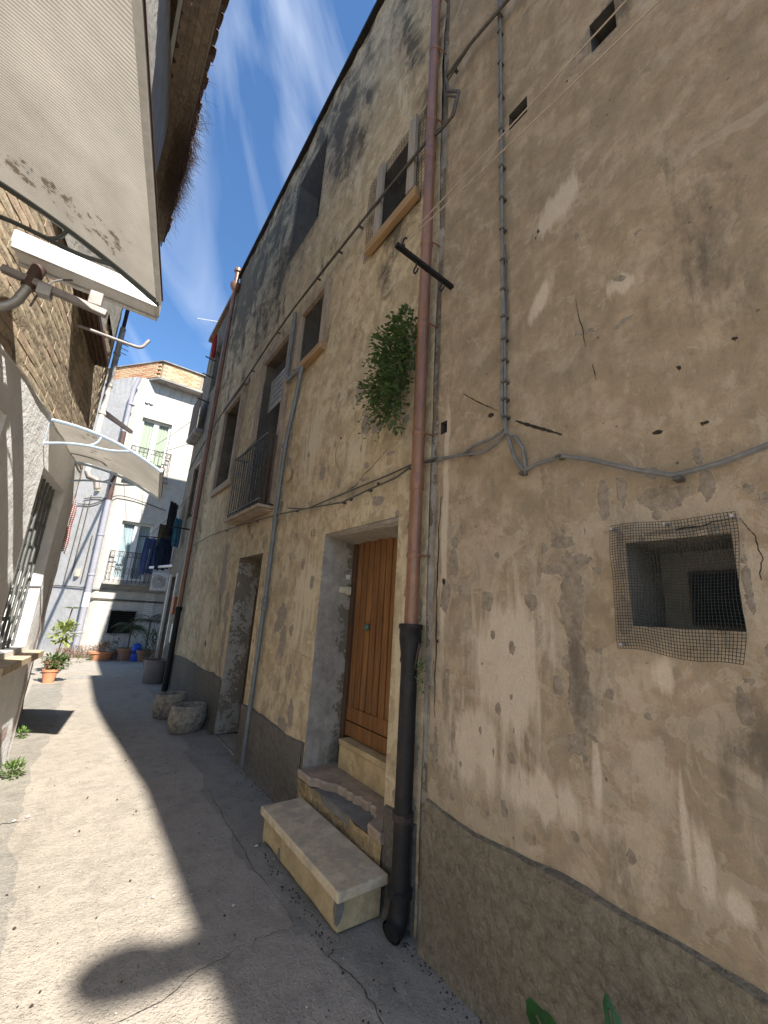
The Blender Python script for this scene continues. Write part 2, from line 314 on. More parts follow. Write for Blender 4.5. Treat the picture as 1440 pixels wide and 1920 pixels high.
M['mortar'] = simple('eroded_mortar', (0.30, 0.24, 0.165), 1, 0.45, 22, 0.7, 0.008)
M['brickD'] = simple('pale_orange_brick', (0.52, 0.36, 0.22), 0.9, 0.22, 5, 0.3, 0.004, col2=(0.66, 0.50, 0.30))
M['brickD2'] = simple('red_brick', (0.50, 0.25, 0.14), 0.9, 0.22, 5, 0.3, 0.004, col2=(0.60, 0.44, 0.26))
M['concrete_d'] = simple('stained_concrete', (0.30, 0.285, 0.26), 0.95, 0.3, 3, 0.4, 0.006, col2=(0.18, 0.17, 0.16))
M['tile'] = simple('old_roof_tile', (0.20, 0.125, 0.085), 0.9, 0.4, 7, 0.5, 0.006, col2=(0.11, 0.085, 0.07))
M['white_paint'] = simple('white_paint', (0.76, 0.76, 0.74), 0.5, 0.08, 8, 0.05, 0.001)
M['white_dirty'] = simple('dirty_white_metal', (0.62, 0.61, 0.58), 0.5, 0.15, 10, 0.1, 0.001, col2=(0.42, 0.40, 0.36))
M['alu'] = simple('aluminium_profile', (0.62, 0.62, 0.60), 0.4, 0.1, 20, 0.05, 0.001, metal=0.5)
M['bracket_blue'] = simple('pale_blue_grey_plastic', (0.36, 0.45, 0.55), 0.45, 0.1, 10, 0.05, 0.001)
M['bracket_dark'] = simple('dark_green_plastic', (0.035, 0.045, 0.045), 0.4, 0.2, 10, 0.05, 0.001, spec=0.5)
M['lilac'] = simple('lilac_grey_drainpipe', (0.30, 0.295, 0.33), 0.5, 0.12, 6, 0.08, 0.001)
M['brown_metal'] = simple('brown_painted_metal', (0.085, 0.05, 0.042), 0.6, 0.3, 8, 0.1, 0.002)
M['curtain_g'] = simple('pale_green_curtain', (0.60, 0.70, 0.54), 0.9, 0.12, 3, 0.2, 0.004, stretch=(12, 12, 0.3))
M['curtain_b'] = simple('pale_blue_curtain', (0.55, 0.68, 0.72), 0.9, 0.12, 3, 0.2, 0.004, stretch=(12, 12, 0.3))
M['denim'] = simple('blue_denim', (0.060, 0.095, 0.21), 0.95, 0.2, 9, 0.3, 0.004)
M['navy'] = simple('navy_cloth', (0.022, 0.035, 0.072), 0.95, 0.2, 9, 0.3, 0.004)
M['dark_cloth'] = simple('dark_grey_cloth', (0.030, 0.030, 0.035), 0.95, 0.2, 9, 0.3, 0.004)
M['olive'] = simple('olive_cloth', (0.085, 0.075, 0.042), 0.95, 0.2, 9, 0.3, 0.004)
M['teal'] = simple('teal_cloth', (0.045, 0.13, 0.19), 0.95, 0.2, 9, 0.3, 0.004)
M['red_cloth'] = simple('red_cloth', (0.38, 0.035, 0.03), 0.95, 0.2, 9, 0.3, 0.004)
M['orange_box'] = simple('faded_orange_metal', (0.33, 0.12, 0.055), 0.6, 0.15, 6, 0.05, 0.001)
M['blue_plastic'] = simple('blue_plastic', (0.02, 0.075, 0.42), 0.4, 0.1, 6, 0.02, 0.001)
M['verdigris'] = simple('verdigris_brass', (0.10, 0.16, 0.12), 0.6, 0.3, 30, 0.2, 0.001, metal=0.3)
M['ivory'] = simple('yellowed_ivory_plastic', (0.55, 0.49, 0.36), 0.5, 0.12, 12, 0.05, 0.001)
M['ink'] = simple('dark_ink', (0.03, 0.027, 0.024), 0.9, 0.2, 30, 0)
M['pebble'] = simple('pale_pebble', (0.50, 0.46, 0.40), 0.8, 0.3, 30, 0.2, 0.001)
M['debris'] = simple('dry_dark_leaf_litter', (0.045, 0.034, 0.024), 0.9, 0.4, 30, 0.2, 0.001)
def leafmat(name, c, tr=0.35, var=0.35):
    m, t, b, o = newmat(name)
    v = mapping(t); n = noise(t, v, 11, 5, 0.7); col = mixc(t, mapr(t, n, 0.3, 0.7), tuple(q * (1 - var) for q in c), tuple(q * (1 + var) for q in c))
    t.links.new(col, b.inputs['Base Color']); b.inputs['Roughness'].default_value = 0.45; b.inputs['Specular IOR Level'].default_value = 0.35
    tr_ = N(t, 'ShaderNodeBsdfTranslucent'); t.links.new(mixc(t, 1.0, col, (1.0, 1.15, 0.45), 'MULTIPLY'), tr_.inputs['Color'])
    ms = N(t, 'ShaderNodeMixShader'); ms.inputs[0].default_value = tr; t.links.new(b.outputs[0], ms.inputs[1]); t.links.new(tr_.outputs[0], ms.inputs[2]); t.links.new(ms.outputs[0], o.inputs[0])
    return m
M['leaf'] = leafmat('caper_leaf', (0.085, 0.130, 0.055), 0.35, 0.5)
M['leaf_bright'] = leafmat('bright_leaf', (0.13, 0.21, 0.05))
M['leaf_mid'] = leafmat('mid_leaf', (0.10, 0.15, 0.055))
M['leaf_var'] = leafmat('variegated_leaf', (0.30, 0.33, 0.12))
M['leaf_deep'] = leafmat('deep_green_leaf', (0.035, 0.095, 0.022), 0.25)
M['leaf_dark'] = leafmat('dark_palm_leaf', (0.045, 0.065, 0.035))
M['dry'] = leafmat('dry_brown_stalks', (0.20, 0.125, 0.085), 0.2)
M['stem'] = simple('green_brown_stem', (0.10, 0.085, 0.045), 0.8, 0.3, 20, 0.2, 0.001)
def polycarb():
    m, t, b, o = newmat('dirty_polycarbonate')
    v = mapping(t); vd = mapping(t, (0.6, 3.5, 1)); n0 = noise(t, v, 2.2, 8, 0.65); n1 = noise(t, v, 17, 4, 0.65, 0.2); n2 = noise(t, v, 50, 6, 0.7)
    col = mixc(t, mapr(t, n0, 0.35, 0.65), (0.38, 0.35, 0.305), (0.27, 0.25, 0.22))
    a = N(t, 'ShaderNodeAttribute', attribute_name='dirt')
    dm = mapr(t, math2(t, 'ADD', a.outputs['Fac'], math2(t, 'MULTIPLY', math2(t, 'SUBTRACT', n1, 0.5), 1.7)), 0.50, 0.62)
    col = mixc(t, math2(t, 'MULTIPLY', dm, 0.9), col, (0.10, 0.075, 0.05)); col = mixc(t, mapr(t, n2, 0.5, 0.8, 0, 0.3), col, (0.30, 0.27, 0.23))
    b.inputs['Roughness'].default_value = 0.35; t.links.new(col, b.inputs['Base Color'])
    tr = N(t, 'ShaderNodeBsdfTranslucent'); t.links.new(col, tr.inputs['Color'])
    ms = N(t, 'ShaderNodeMixShader'); ms.inputs[0].default_value = 0.55; t.links.new(b.outputs[0], ms.inputs[1]); t.links.new(tr.outputs[0], ms.inputs[2]); t.links.new(ms.outputs[0], o.inputs[0])
    return m
M['poly'] = polycarb()
def glassmat():
    m, t, b, o = newmat('window_glass'); b.inputs['Base Color'].default_value = (0.03, 0.035, 0.04, 1); b.inputs['Roughness'].default_value = 0.08
    b.inputs['Specular IOR Level'].default_value = 0.6; b.inputs['Alpha'].default_value = 0.16; return m
M['glass'] = glassmat()
# ------------------------------------------------------------------ wall builder
def lines(a, b, step, extra=()):
    n = max(1, int(round((b - a) / step))); ls = list(np.linspace(a, b, n + 1))
    for e in extra:
        if a < e < b:
            ls = [q for q in ls if abs(q - e) > step * 0.45 or q in (a, b)]; ls.append(e)
    return sorted(set(ls))
def blobs(U, Z, bl):
    f = np.zeros_like(U)
    for b in bl:
        u, z, ru, rz = b[:4]; a = R(b[4]) if len(b) > 4 else 0; k = b[5] if len(b) > 5 else 1.0
        du, dz = U - u, Z - z; x = (du * math.cos(a) + dz * math.sin(a)) / ru; y = (-du * math.sin(a) + dz * math.cos(a)) / rz
        f = np.maximum(f, k / (1 + x*x + y*y))
    return f
def wall(name, P, ul, zl, openings, mat, parent, fields=None, disp=None, round_edge=0.012):
    ul = np.array(ul); zl = np.array(zl); U, Z = np.meshgrid(ul, zl, indexing='ij')
    fade = np.ones_like(U); inside = np.zeros((len(ul) - 1, len(zl) - 1), bool)
    uc = (ul[:-1] + ul[1:]) / 2; zc = (zl[:-1] + zl[1:]) / 2; UC, ZC = np.meshgrid(uc, zc, indexing='ij')
    for o in openings:
        a, b, c, d = o[:4]
        dx = np.maximum(np.maximum(a - U, U - b), 0); dy = np.maximum(np.maximum(c - Z, Z - d), 0)
        fade = np.minimum(fade, sstep(0.0, 0.12, np.hypot(dx, dy)))
        inside |= (UC > a) & (UC < b) & (ZC > c) & (ZC < d)
    off = (disp(U, Z) if disp is not None else np.zeros_like(U)) * fade
    XYZ = P(U, Z, off); nz = len(zl)
    used = np.zeros(U.shape, bool)
    q = ~inside
    used[:-1, :-1] |= q; used[1:, :-1] |= q; used[:-1, 1:] |= q; used[1:, 1:] |= q
    idx = -np.ones(U.shape, int); idx[used] = np.arange(used.sum())
    i, j = np.nonzero(q)
    faces = np.stack([idx[i, j], idx[i+1, j], idx[i+1, j+1], idx[i, j+1]], 1)
    co = np.stack([c[used] for c in XYZ], 1) - np.array(WLOC[parent.name])
    me = bpy.data.meshes.new(name); me.from_pydata([], [], []) 
    me.vertices.add(len(co)); me.vertices.foreach_set('co', co.ravel().astype('f4'))
    me.loops.add(faces.size); me.loops.foreach_set('vertex_index', faces.ravel().astype('i4'))
    me.polygons.add(len(faces)); me.polygons.foreach_set('loop_start', np.arange(0, faces.size, 4, dtype='i4'))
    me.polygons.foreach_set('use_smooth', np.ones(len(faces), bool)); me.update(calc_edges=True)
    if fields:
        for k, v in fields(U, Z).items():
            at = me.attributes.new(k, 'FLOAT', 'POINT'); at.data.foreach_set('value', np.clip(v, 0, 2)[used].astype('f4'))
    me.materials.append(mat)
    ob = bpy.data.objects.new(name, me); COL.objects.link(ob); ob.parent = parent; WLOC[ob.name] = Vector(WLOC[parent.name]); return ob
def reveal(name, P, o, depth, mat, parent, sides='lrtb', attr=None, n=10):
    """inward lining of an opening (depth along the inward normal)"""
    a, b, c, d = o[:4]; vs = []; fs = []
    def sheet(p00, p10, p11, p01, m1):
        base = len(vs)
        for i in range(m1 + 1):
            for j in range(4):
                s_, t_ = i / m1, j / 3
                p = [(p00[k]*(1-s_) + p10[k]*s_)*(1-t_) + (p01[k]*(1-s_) + p11[k]*s_)*t_ for k in range(3)]
                vs.append(p)
        for i in range(m1):
            for j in range(3): fs.append((base + i*4 + j, base + (i+1)*4 + j, base + (i+1)*4 + j+1, base + i*4 + j+1))
    g = lambda u, z, f: tuple(float(q) for q in P(np.array(u), np.array(z), np.array(f)))
    if 'l' in sides: sheet(g(b,c,0), g(b,d,0), g(b,d,-depth), g(b,c,-depth), n)
    if 'r' in sides: sheet(g(a,c,0), g(a,d,0), g(a,d,-depth), g(a,c,-depth), n)
    if 't' in sides: sheet(g(a,d,0), g(b,d,0), g(b,d,-depth), g(a,d,-depth), n)
    if 'b' in sides: sheet(g(a,c,0), g(b,c,0), g(b,c,-depth), g(a,c,-depth), n)
    m = MB(); m.add(vs, fs); return m.build(name, mat, parent)
PX = 1.62
def PA(u, z, off): return (PX - off + 0*u, u, z + 0*u)         # right-hand facades: off is outwards (towards the alley)
LA = R(7.5); LD = Vector((math.sin(LA), math.cos(LA), 0)); LN = Vector((math.cos(LA), -math.sin(LA), 0)); C1 = Vector((-0.24, 5.3, 0)); C2 = Vector((-0.30, 7.7, 0))
def lbend(s): return -0.06*np.maximum(0, -1.6 - np.asarray(s, float))**2      # the wall curves away towards the viewer
def PL(u, z, off): off = off + lbend(u); return (C1.x + LD.x*u + LN.x*off, C1.y + LD.y*u + LN.y*off, z + 0*u)
def Lp(s, dep, z): return C1 + LD*s + LN*(dep + float(lbend(s))) + Vector((0, 0, z))
L2D = (C2 - C1).normalized(); L2N = Vector((L2D.y, -L2D.x, 0)); L2 = (C2 - C1).length
def PL2(u, z, off): return (C1.x + L2D.x*u + L2N.x*off, C1.y + L2D.y*u + L2N.y*off, z + 0*u)
DY = 13.9
def PD(u, z, off): return (u, DY - off + 0*u, z + 0*u)
DC = Vector((0.27, DY, 0)); DD = Vector((-0.61, 0.79, 0)).normalized(); DNN = Vector((-0.79, -0.61, 0))
def PDl(u, z, off): return (DC.x + DD.x*u + DNN.x*off, DC.y + DD.y*u + DNN.y*off, z + 0*u)

# ------------------------------------------------------------------ ground
gx = sorted(set([-120, -40, -12, -4] + list(np.arange(-1.2, 2.6, 0.06)) + [4, 12, 40, 120])); gy = sorted(set([-120, -40, -14, -4] + list(np.arange(0.3, 14.5, 0.08)) + [16, 24, 50, 120]))
GX, GY = np.meshgrid(np.array(gx), np.array(gy), indexing='ij')
def gz(x, y): return (fbm(np.asarray(x)*1.3 + 40, np.asarray(y)*1.3 + 40, 3, 3) - 0.5) * 0.022
GZ = gz(GX, GY); mb = MB(); nyy = len(gy)
mb.v = [tuple(q) for q in np.stack([GX.ravel(), GY.ravel(), GZ.ravel()], 1).tolist()]
mb.f = [(i*nyy+j, (i+1)*nyy+j, (i+1)*nyy+j+1, i*nyy+j+1) for i in range(len(gx)-1) for j in range(nyy-1)]
ground = mb.build('ground', M['ground'], None, smooth=True); tag(ground, 'worn beige concrete alley floor with exposed pebbles', None, None, 'structure')
def strip(name, x_in, x_out, y0, y1, seed, lab):
    """cement strip along a wall: straight against the wall, ragged towards the alley"""
    ys = np.arange(y0, y1, 0.02); e = np.array([x_in(y) for y in ys]) + (fbm(ys*2.2, ys*0 + seed, 3, seed) - 0.5) * 0.14 + (fbm(ys*11, ys*0 + seed, 4, seed + 3) - 0.5) * 0.05
    m = MB(); k = 7
    for y, xe in zip(ys, e):
        for i in range(k):
            t = i / (k - 1); x = xe + (x_out(y) - xe) * t; m.v.append((x, y, float(gz(x, y)) + 0.005 + (-0.004 if i == 0 else 0)))
    m.f = [(a*k+i, (a+1)*k+i, (a+1)*k+i+1, a*k+i+1) for a in range(len(ys)-1) for i in range(k-1)]
    o = m.build(name, M['strip'], None, smooth=True); tag(o, lab, None, None, 'structure'); return o
def xin_r(y): return 1.17 + 0.03 * math.sin(y*1.7) + (0.05 if y < 2.1 else 0) + (0.10 if y > 5 else 0)
strip('pavement_strip', xin_r, lambda y: 1.66, 0.2, 8.6, 2, 'grey cement strip along the foot of the right-hand houses')
strip('pavement_strip', lambda y: 0.03 + 0.05*math.sin(y*1.1) + max(0, (y - 7)) * 0.05, lambda y: float(C1.x + (y - C1.y) * math.tan(LA)) - 0.04 if y < C1.y else -0.32, 2.2, 9.6, 9, 'grey cement strip along the foot of the left-hand wall')
def crackline(a, b, n, amp, seed):
    a, b = Vector(a), Vector(b); d = b - a; x = Vector((-d.y, d.x, 0)).normalized() if abs(d.z) < 1e-6 else None; pts = []
    for i in range(n + 1):
        t = i / n; o = (float(fbm(t*6 + seed, seed*1.3, 4, seed)) - 0.5) * amp; pts.append(a + d*t + x*o)
    return pts
for a, b, w, sd_ in (((0.30, 2.03), (0.92, 2.16), 0.0035, 1), ((0.92, 2.16), (1.17, 2.17), 0.003, 2), ((1.22, 2.05), (1.25, 1.45), 0.004, 3), ((1.15, 2.2), (1.18, 4.1), 0.003, 4), ((-0.2, 4.0), (0.03, 4.0), 0.006, 6)):
    pts = crackline((a[0], a[1], 0), (b[0], b[1], 0), 60, 0.07, sd_); pts = [Vector((p.x, p.y, float(gz(p.x, p.y)) + 0.0075)) for p in pts]
    cr = MB().ribbon(pts, w, (0, 0, 1)).build('crack', M['crack'], ground)

# ------------------------------------------------------------------ right near house (brown plaster)
hA = thing('plaster_house', (1.62, -3.0, 0), 'tall brown plastered house on the right with a small wire-covered window', 'house', 'old houses along the alley')
winA = (0.385, 0.70, 1.515, 1.815); holeA1 = (0.535, 0.66, 4.40, 4.60); holeA2 = (1.045, 1.175, 4.475, 4.605); putA = (1.665, 1.72, 2.60, 2.68)
opA = [winA, holeA1, holeA2, putA]
ulA = [-9.5, -8, -6, -4, -3, -2, -1, -0.5] + lines(0.0, 1.74, 0.015, sum([list(o[:2]) for o in opA], []))
zlA = lines(-0.15, 6.3, 0.015, sum([list(o[2:]) for o in opA], [])) + [7, 8, 8.8]
def fieldsA(U, Z):
    peel = blobs(U, Z, [(1.585, 1.80, 0.030, 0.075), (1.645, 1.63, 0.035, 0.085), (0.955, 1.845, 0.055, 0.030), (0.915, 1.75, 0.075, 0.030, -25), (1.02, 1.73, 0.05, 0.025), (0.57, 1.965, 0.075, 0.045),
        (0.54, 1.94, 0.03, 0.02), (0.77, 2.0, 0.022, 0.09), (0.70, 2.02, 0.02, 0.07), (0.43, 1.99, 0.02, 0.06), (0.93, 1.60, 0.045, 0.20), (0.915, 1.30, 0.040, 0.22), (1.0, 1.27, 0.022, 0.04), (0.955, 1.36, 0.03, 0.035), (0.80, 1.27, 0.015, 0.025),
        (0.72, 1.77, 0.012, 0.13), (0.725, 1.56, 0.025, 0.07), (0.53, 1.84, 0.12, 0.012), (0.365, 1.66, 0.012, 0.12), (1.70, 1.45, 0.02, 0.05), (1.72, 1.2, 0.012, 0.1), (1.69, 0.85, 0.012, 0.12), (1.36, 1.60, 0.03, 0.05), (1.12, 1.60, 0.035, 0.04),
        (0.63, 2.96, 0.03, 0.012, 30), (0.80, 2.80, 0.05, 0.014, 20), (0.64, 2.75, 0.05, 0.012, -20), (0.545, 3.13, 0.02, 0.014), (0.80, 3.33, 0.012, 0.02), (0.62, 4.50, 0.11, 0.13, 20), (0.50, 4.6, 0.08, 0.09)])
    pale = blobs(U, Z, [(0.62, 2.93, 0.075, 0.055, 25), (1.25, 1.35, 0.25, 0.35), (1.45, 0.95, 0.2, 0.2), (0.62, 1.36, 0.035, 0.08), (0.60, 0.95, 0.015, 0.2), (0.55, 0.85, 0.03, 0.12), (1.10, 0.85, 0.2, 0.1), (0.9, 3.6, 0.10, 0.16, 40), (1.02, 3.1, 0.05, 0.15, 30), (1.66, 2.0, 0.03, 0.9), (0.50, 0.78, 0.05, 0.05), (0.86, 1.0, 0.02, 0.16)]) * 0.85
    dark = blobs(U, Z, [(0.37, 1.22, 0.14, 0.13), (0.28, 1.1, 0.10, 0.16), (0.30, 0.95, 0.08, 0.1), (0.92, 1.32, 0.05, 0.28), (0.58, 2.0, 0.10, 0.06), (1.74, 2.5, 0.03, 3.0), (0.52, 4.52, 0.16, 0.14), (0.3, 2.9, 0.2, 0.5)]) * 0.55
    hole = blobs(U, Z, [(0.852, 2.452, 0.007, 0.009), (0.412, 2.20, 0.012, 0.010), (0.558, 2.222, 0.016, 0.009), (0.462, 2.44, 0.009, 0.010), (1.325, 2.58, 0.022, 0.014), (0.30, 2.47, 0.012, 0.009), (0.745, 2.33, 0.008, 0.008), (0.70, 2.30, 0.008, 0.006), (1.01, 3.53, 0.006, 0.04, 20), (0.80, 4.38, 0.008, 0.008), (1.66, 1.70, 0.012, 0.02), (1.70, 1.38, 0.008, 0.02)])
    rs_ = np.random.default_rng(11)
    sm = [(rs_.uniform(0.2, 1.72), rs_.uniform(0.65, 2.1), rs_.uniform(0.006, 0.022), rs_.uniform(0.010, 0.045)) for _ in range(70)]
    peel = np.maximum(peel, blobs(U, Z, sm) * 0.92)
    rb = [(rs_.uniform(0.2, 1.7), rs_.uniform(0.65, 2.2), rs_.uniform(0.015, 0.05), rs_.uniform(0.06, 0.3)) for _ in range(45)]
    dark = np.maximum(dark, 0.36*blobs(U, Z, rb)) + 0.06*sstep(2.4, 1.2, Z)
    return dict(peel=peel, pale=pale, dark=dark, hole=hole, wear=0.15 + 0.75*sstep(2.5, 1.7, Z) + 0.25*sstep(1.2, 1.7, U))
dispA = lambda U, Z: (fbm(U*1.6, Z*1.6, 3, 5) - 0.5) * 0.035 + (fbm(U*6, Z*6, 3, 8) - 0.5) * 0.010
wall('wall', PA, ulA, zlA, opA, M['wallA'], hA, fieldsA, dispA)
# seam strip between the houses
wall('joint_strip', lambda u, z, off: (1.632 - off + 0*u, u, z + 0*u), lines(1.73, 1.815, 0.014), lines(-0.1, 8.8, 0.06), [], M['reveal'], hA,
     lambda U, Z: dict(peel=fbm(U*8, Z*3, 3, 4)*0.9, dark=0.5*fbm(U*3, Z*1.5, 3, 2) + 0.12, pale=0*U, hole=0*U), lambda U, Z: (fbm(U*7, Z*5, 3, 6) - 0.5) * 0.02)
reveal('window_reveal', PA, winA, 0.30, M['wallC'], hA)
MB().box(1.92, 1.96, 0.30, 0.80, 1.45, 1.9).build('window_back', M['wallC'], hA)
wf = MB(); 
for b in ((1.900, 1.918, 0.405, 0.415, 1.535, 1.735), (1.900, 1.918, 0.595, 0.605, 1.535, 1.735), (1.900, 1.918, 0.415, 0.595, 1.535, 1.545), (1.900, 1.918, 0.415, 0.595, 1.725, 1.735)): wf.box(*b)
wfo = wf.build('window_frame', M['rust'], hA)
MB().box(1.905, 1.914, 0.415, 0.595, 1.545, 1.725).build('pane', M['black'], wfo)
for nm, o, dp in (('beam_hole', holeA1, 0.16), ('beam_hole', holeA2, 0.14), ('beam_hole', putA, 0.12)):
    reveal(nm, PA, o, dp, M['dim'], hA); MB().box(PX + dp, PX + dp + 0.02, o[0], o[1], o[2], o[3]).build('hole_back', M['black'], hA)
# wire mesh over the window: two sets of wires, sagging off the wall a little
wm = MB(); cs = [(0.735, 1.880), (0.360, 1.868), (0.385, 1.420), (0.742, 1.436)]
def wmp(s, t):
    y = (cs[0][0]*(1-s)+cs[1][0]*s)*(1-t) + (cs[3][0]*(1-s)+cs[2][0]*s)*t; z = (cs[0][1]*(1-s)+cs[1][1]*s)*(1-t) + (cs[3][1]*(1-s)+cs[2][1]*s)*t
    return (1.585 - 0.012*math.sin(s*5+1)*math.sin(t*4) - (0.05 * max(0, t-0.75)*4*max(0, s-0.3)), y + 0.004*math.sin(t*9+s*3) + 0.006*(float(fbm(s*9, t*5, 2, 3)) - .5), z + 0.004*math.sin(s*8) + 0.007*(float(fbm(s*5, t*9, 2, 6)) - .5))
nu, nv = 40, 44
for i in range(nu + 1): wm.tube([wmp(i/nu, j/14) for j in range(15)], 0.0009, 4)
for j in range(nv + 1): wm.tube([wmp(i/14, j/nv) for i in range(15)], 0.0009, 4)
wm.build('wire_mesh', M['mesh'], hA)
for s_, t_ in ((0.02, 0.03), (0.98, 0.03), (0.05, 0.97), (0.5, 0.02)):
    p = wmp(s_, t_); MB().tube([(1.575, p[1], p[2]), (1.625, p[1], p[2])], 0.005, 6).build('nail', M['steel'], hA)
def plinth(name, y0, y1, z1, off, mat, parent, seed):
    ys = lines(y0, y1, 0.03); zs = lines(-0.12, z1, 0.03); m = MB(); nz = len(zs) + 2; n = len(ys)
    for y in ys:
        e = float(fbm(y*3, seed, 4, seed) - 0.5) * 0.05
        for k, z in enumerate(zs + [z1 + 0.004, z1 + 0.012]):
            o = off * (1 if k < len(zs) - 1 else (0.85 if k == len(zs) - 1 else (0.4 if k == len(zs) else -0.5))) + float(fbm(y*5, z*5 + seed, 3, seed) - 0.5) * 0.02
            if z < 0.07: o += (0.07 - z) * 0.35
            m.v.append((PX - o, y, z + e * max(0, z / z1) ** 3))
    m.f = [(a*nz+k, (a+1)*nz+k, (a+1)*nz+k+1, a*nz+k+1) for a in range(n-1) for k in range(nz-1)]
    e0 = len(m.v)
    for s in (y0, y1): m.v += [(PX - off*0.9, s, -0.1), (PX - off*0.9, s, z1), (PX + 0.05, s, z1), (PX + 0.05, s, -0.1)]
    m.f += [(e0, e0+1, e0+2, e0+3), (e0+4, e0+5, e0+6, e0+7)]
    return m.build(name, mat, parent, smooth=True)
plinth('plinth', -4.0, 1.735, 0.605, 0.030, M['plinthA'], hA, 3)
MB().box(2.3, 7.0, -9.5, 1.74, -0.1, 8.78).build('body', M['wallC'], hA)
rA = MB().prism([(1.62, -9.5, 8.80), (1.64, -4.6, 8.80), (1.58, -3.7, 8.80), (1.46, -2.2, 8.80), (1.39, -1.0, 8.80), (1.39, 1.745, 8.80), (7, 1.745, 8.80), (7, -9.5, 8.80)], (0, 0, 0.15)); rA.box(1.60, 2.3, -9.5, -9.4, 0, 8.8); rA.build('roof_edge', M['tile'], hA)  # unseen eave; its overhang is tapered to shape the shadow edge on the alley
def wcrack(parent, pts, w, amp=0.02, n=14, seed=1, X=1.6125, depth=False):
    out = []
    for (y0, z0), (y1, z1) in zip(pts[:-1], pts[1:]):
        for i in range(n):
            t = i / n; o = (float(fbm(t*5 + seed*3, seed*2.1 + y0*9, 4, seed)) - 0.5) * amp
            out.append((X, y0 + (y1-y0)*t + o, z0 + (z1-z0)*t + o))
    out.append((X, pts[-1][0], pts[-1][1])); 
    U = np.array([p[1] for p in out]); Z = np.array([p[2] for p in out])
    dd = DISP[parent.name](U, Z); out = [(1.62 - float(d) - 0.0025, p[1], p[2]) for p, d in zip(out, dd)]
    return MB().ribbon(out, w, (1, 0, 0)).build('crack', M['crack'], parent)
DISP = {hA.name: dispA}
wcrack(hA, [(1.17, 2.49), (1.05, 2.41), (0.93, 2.335)], 0.017, 0.015, 10, 1)
wcrack(hA, [(1.53, 2.80), (1.42, 2.70), (1.28, 2.59)], 0.006, 0.03, 10, 2)
wcrack(hA, [(0.36, 1.86), (0.33, 1.80), (0.322, 1.73), (0.335, 1.66), (0.338, 1.54)], 0.0035, 0.012, 9, 3)
wcrack(hA, [(0.74, 1.80), (0.745, 1.66), (0.735, 1.54)], 0.006, 0.02, 9, 4)
wcrack(hA, [(0.66, 1.825), (0.5, 1.845), (0.38, 1.86)], 0.005, 0.015, 14, 5)
wcrack(hA, [(0.83, 3.0), (0.80, 2.72)], 0.004, 0.015, 10, 6); wcrack(hA, [(0.775, 2.62), (0.765, 2.54)], 0.004, 0.01, 6, 7)
wcrack(hA, [(1.70, 2.2), (1.71, 1.6), (1.70, 1.0)], 0.010, 0.04, 16, 8)

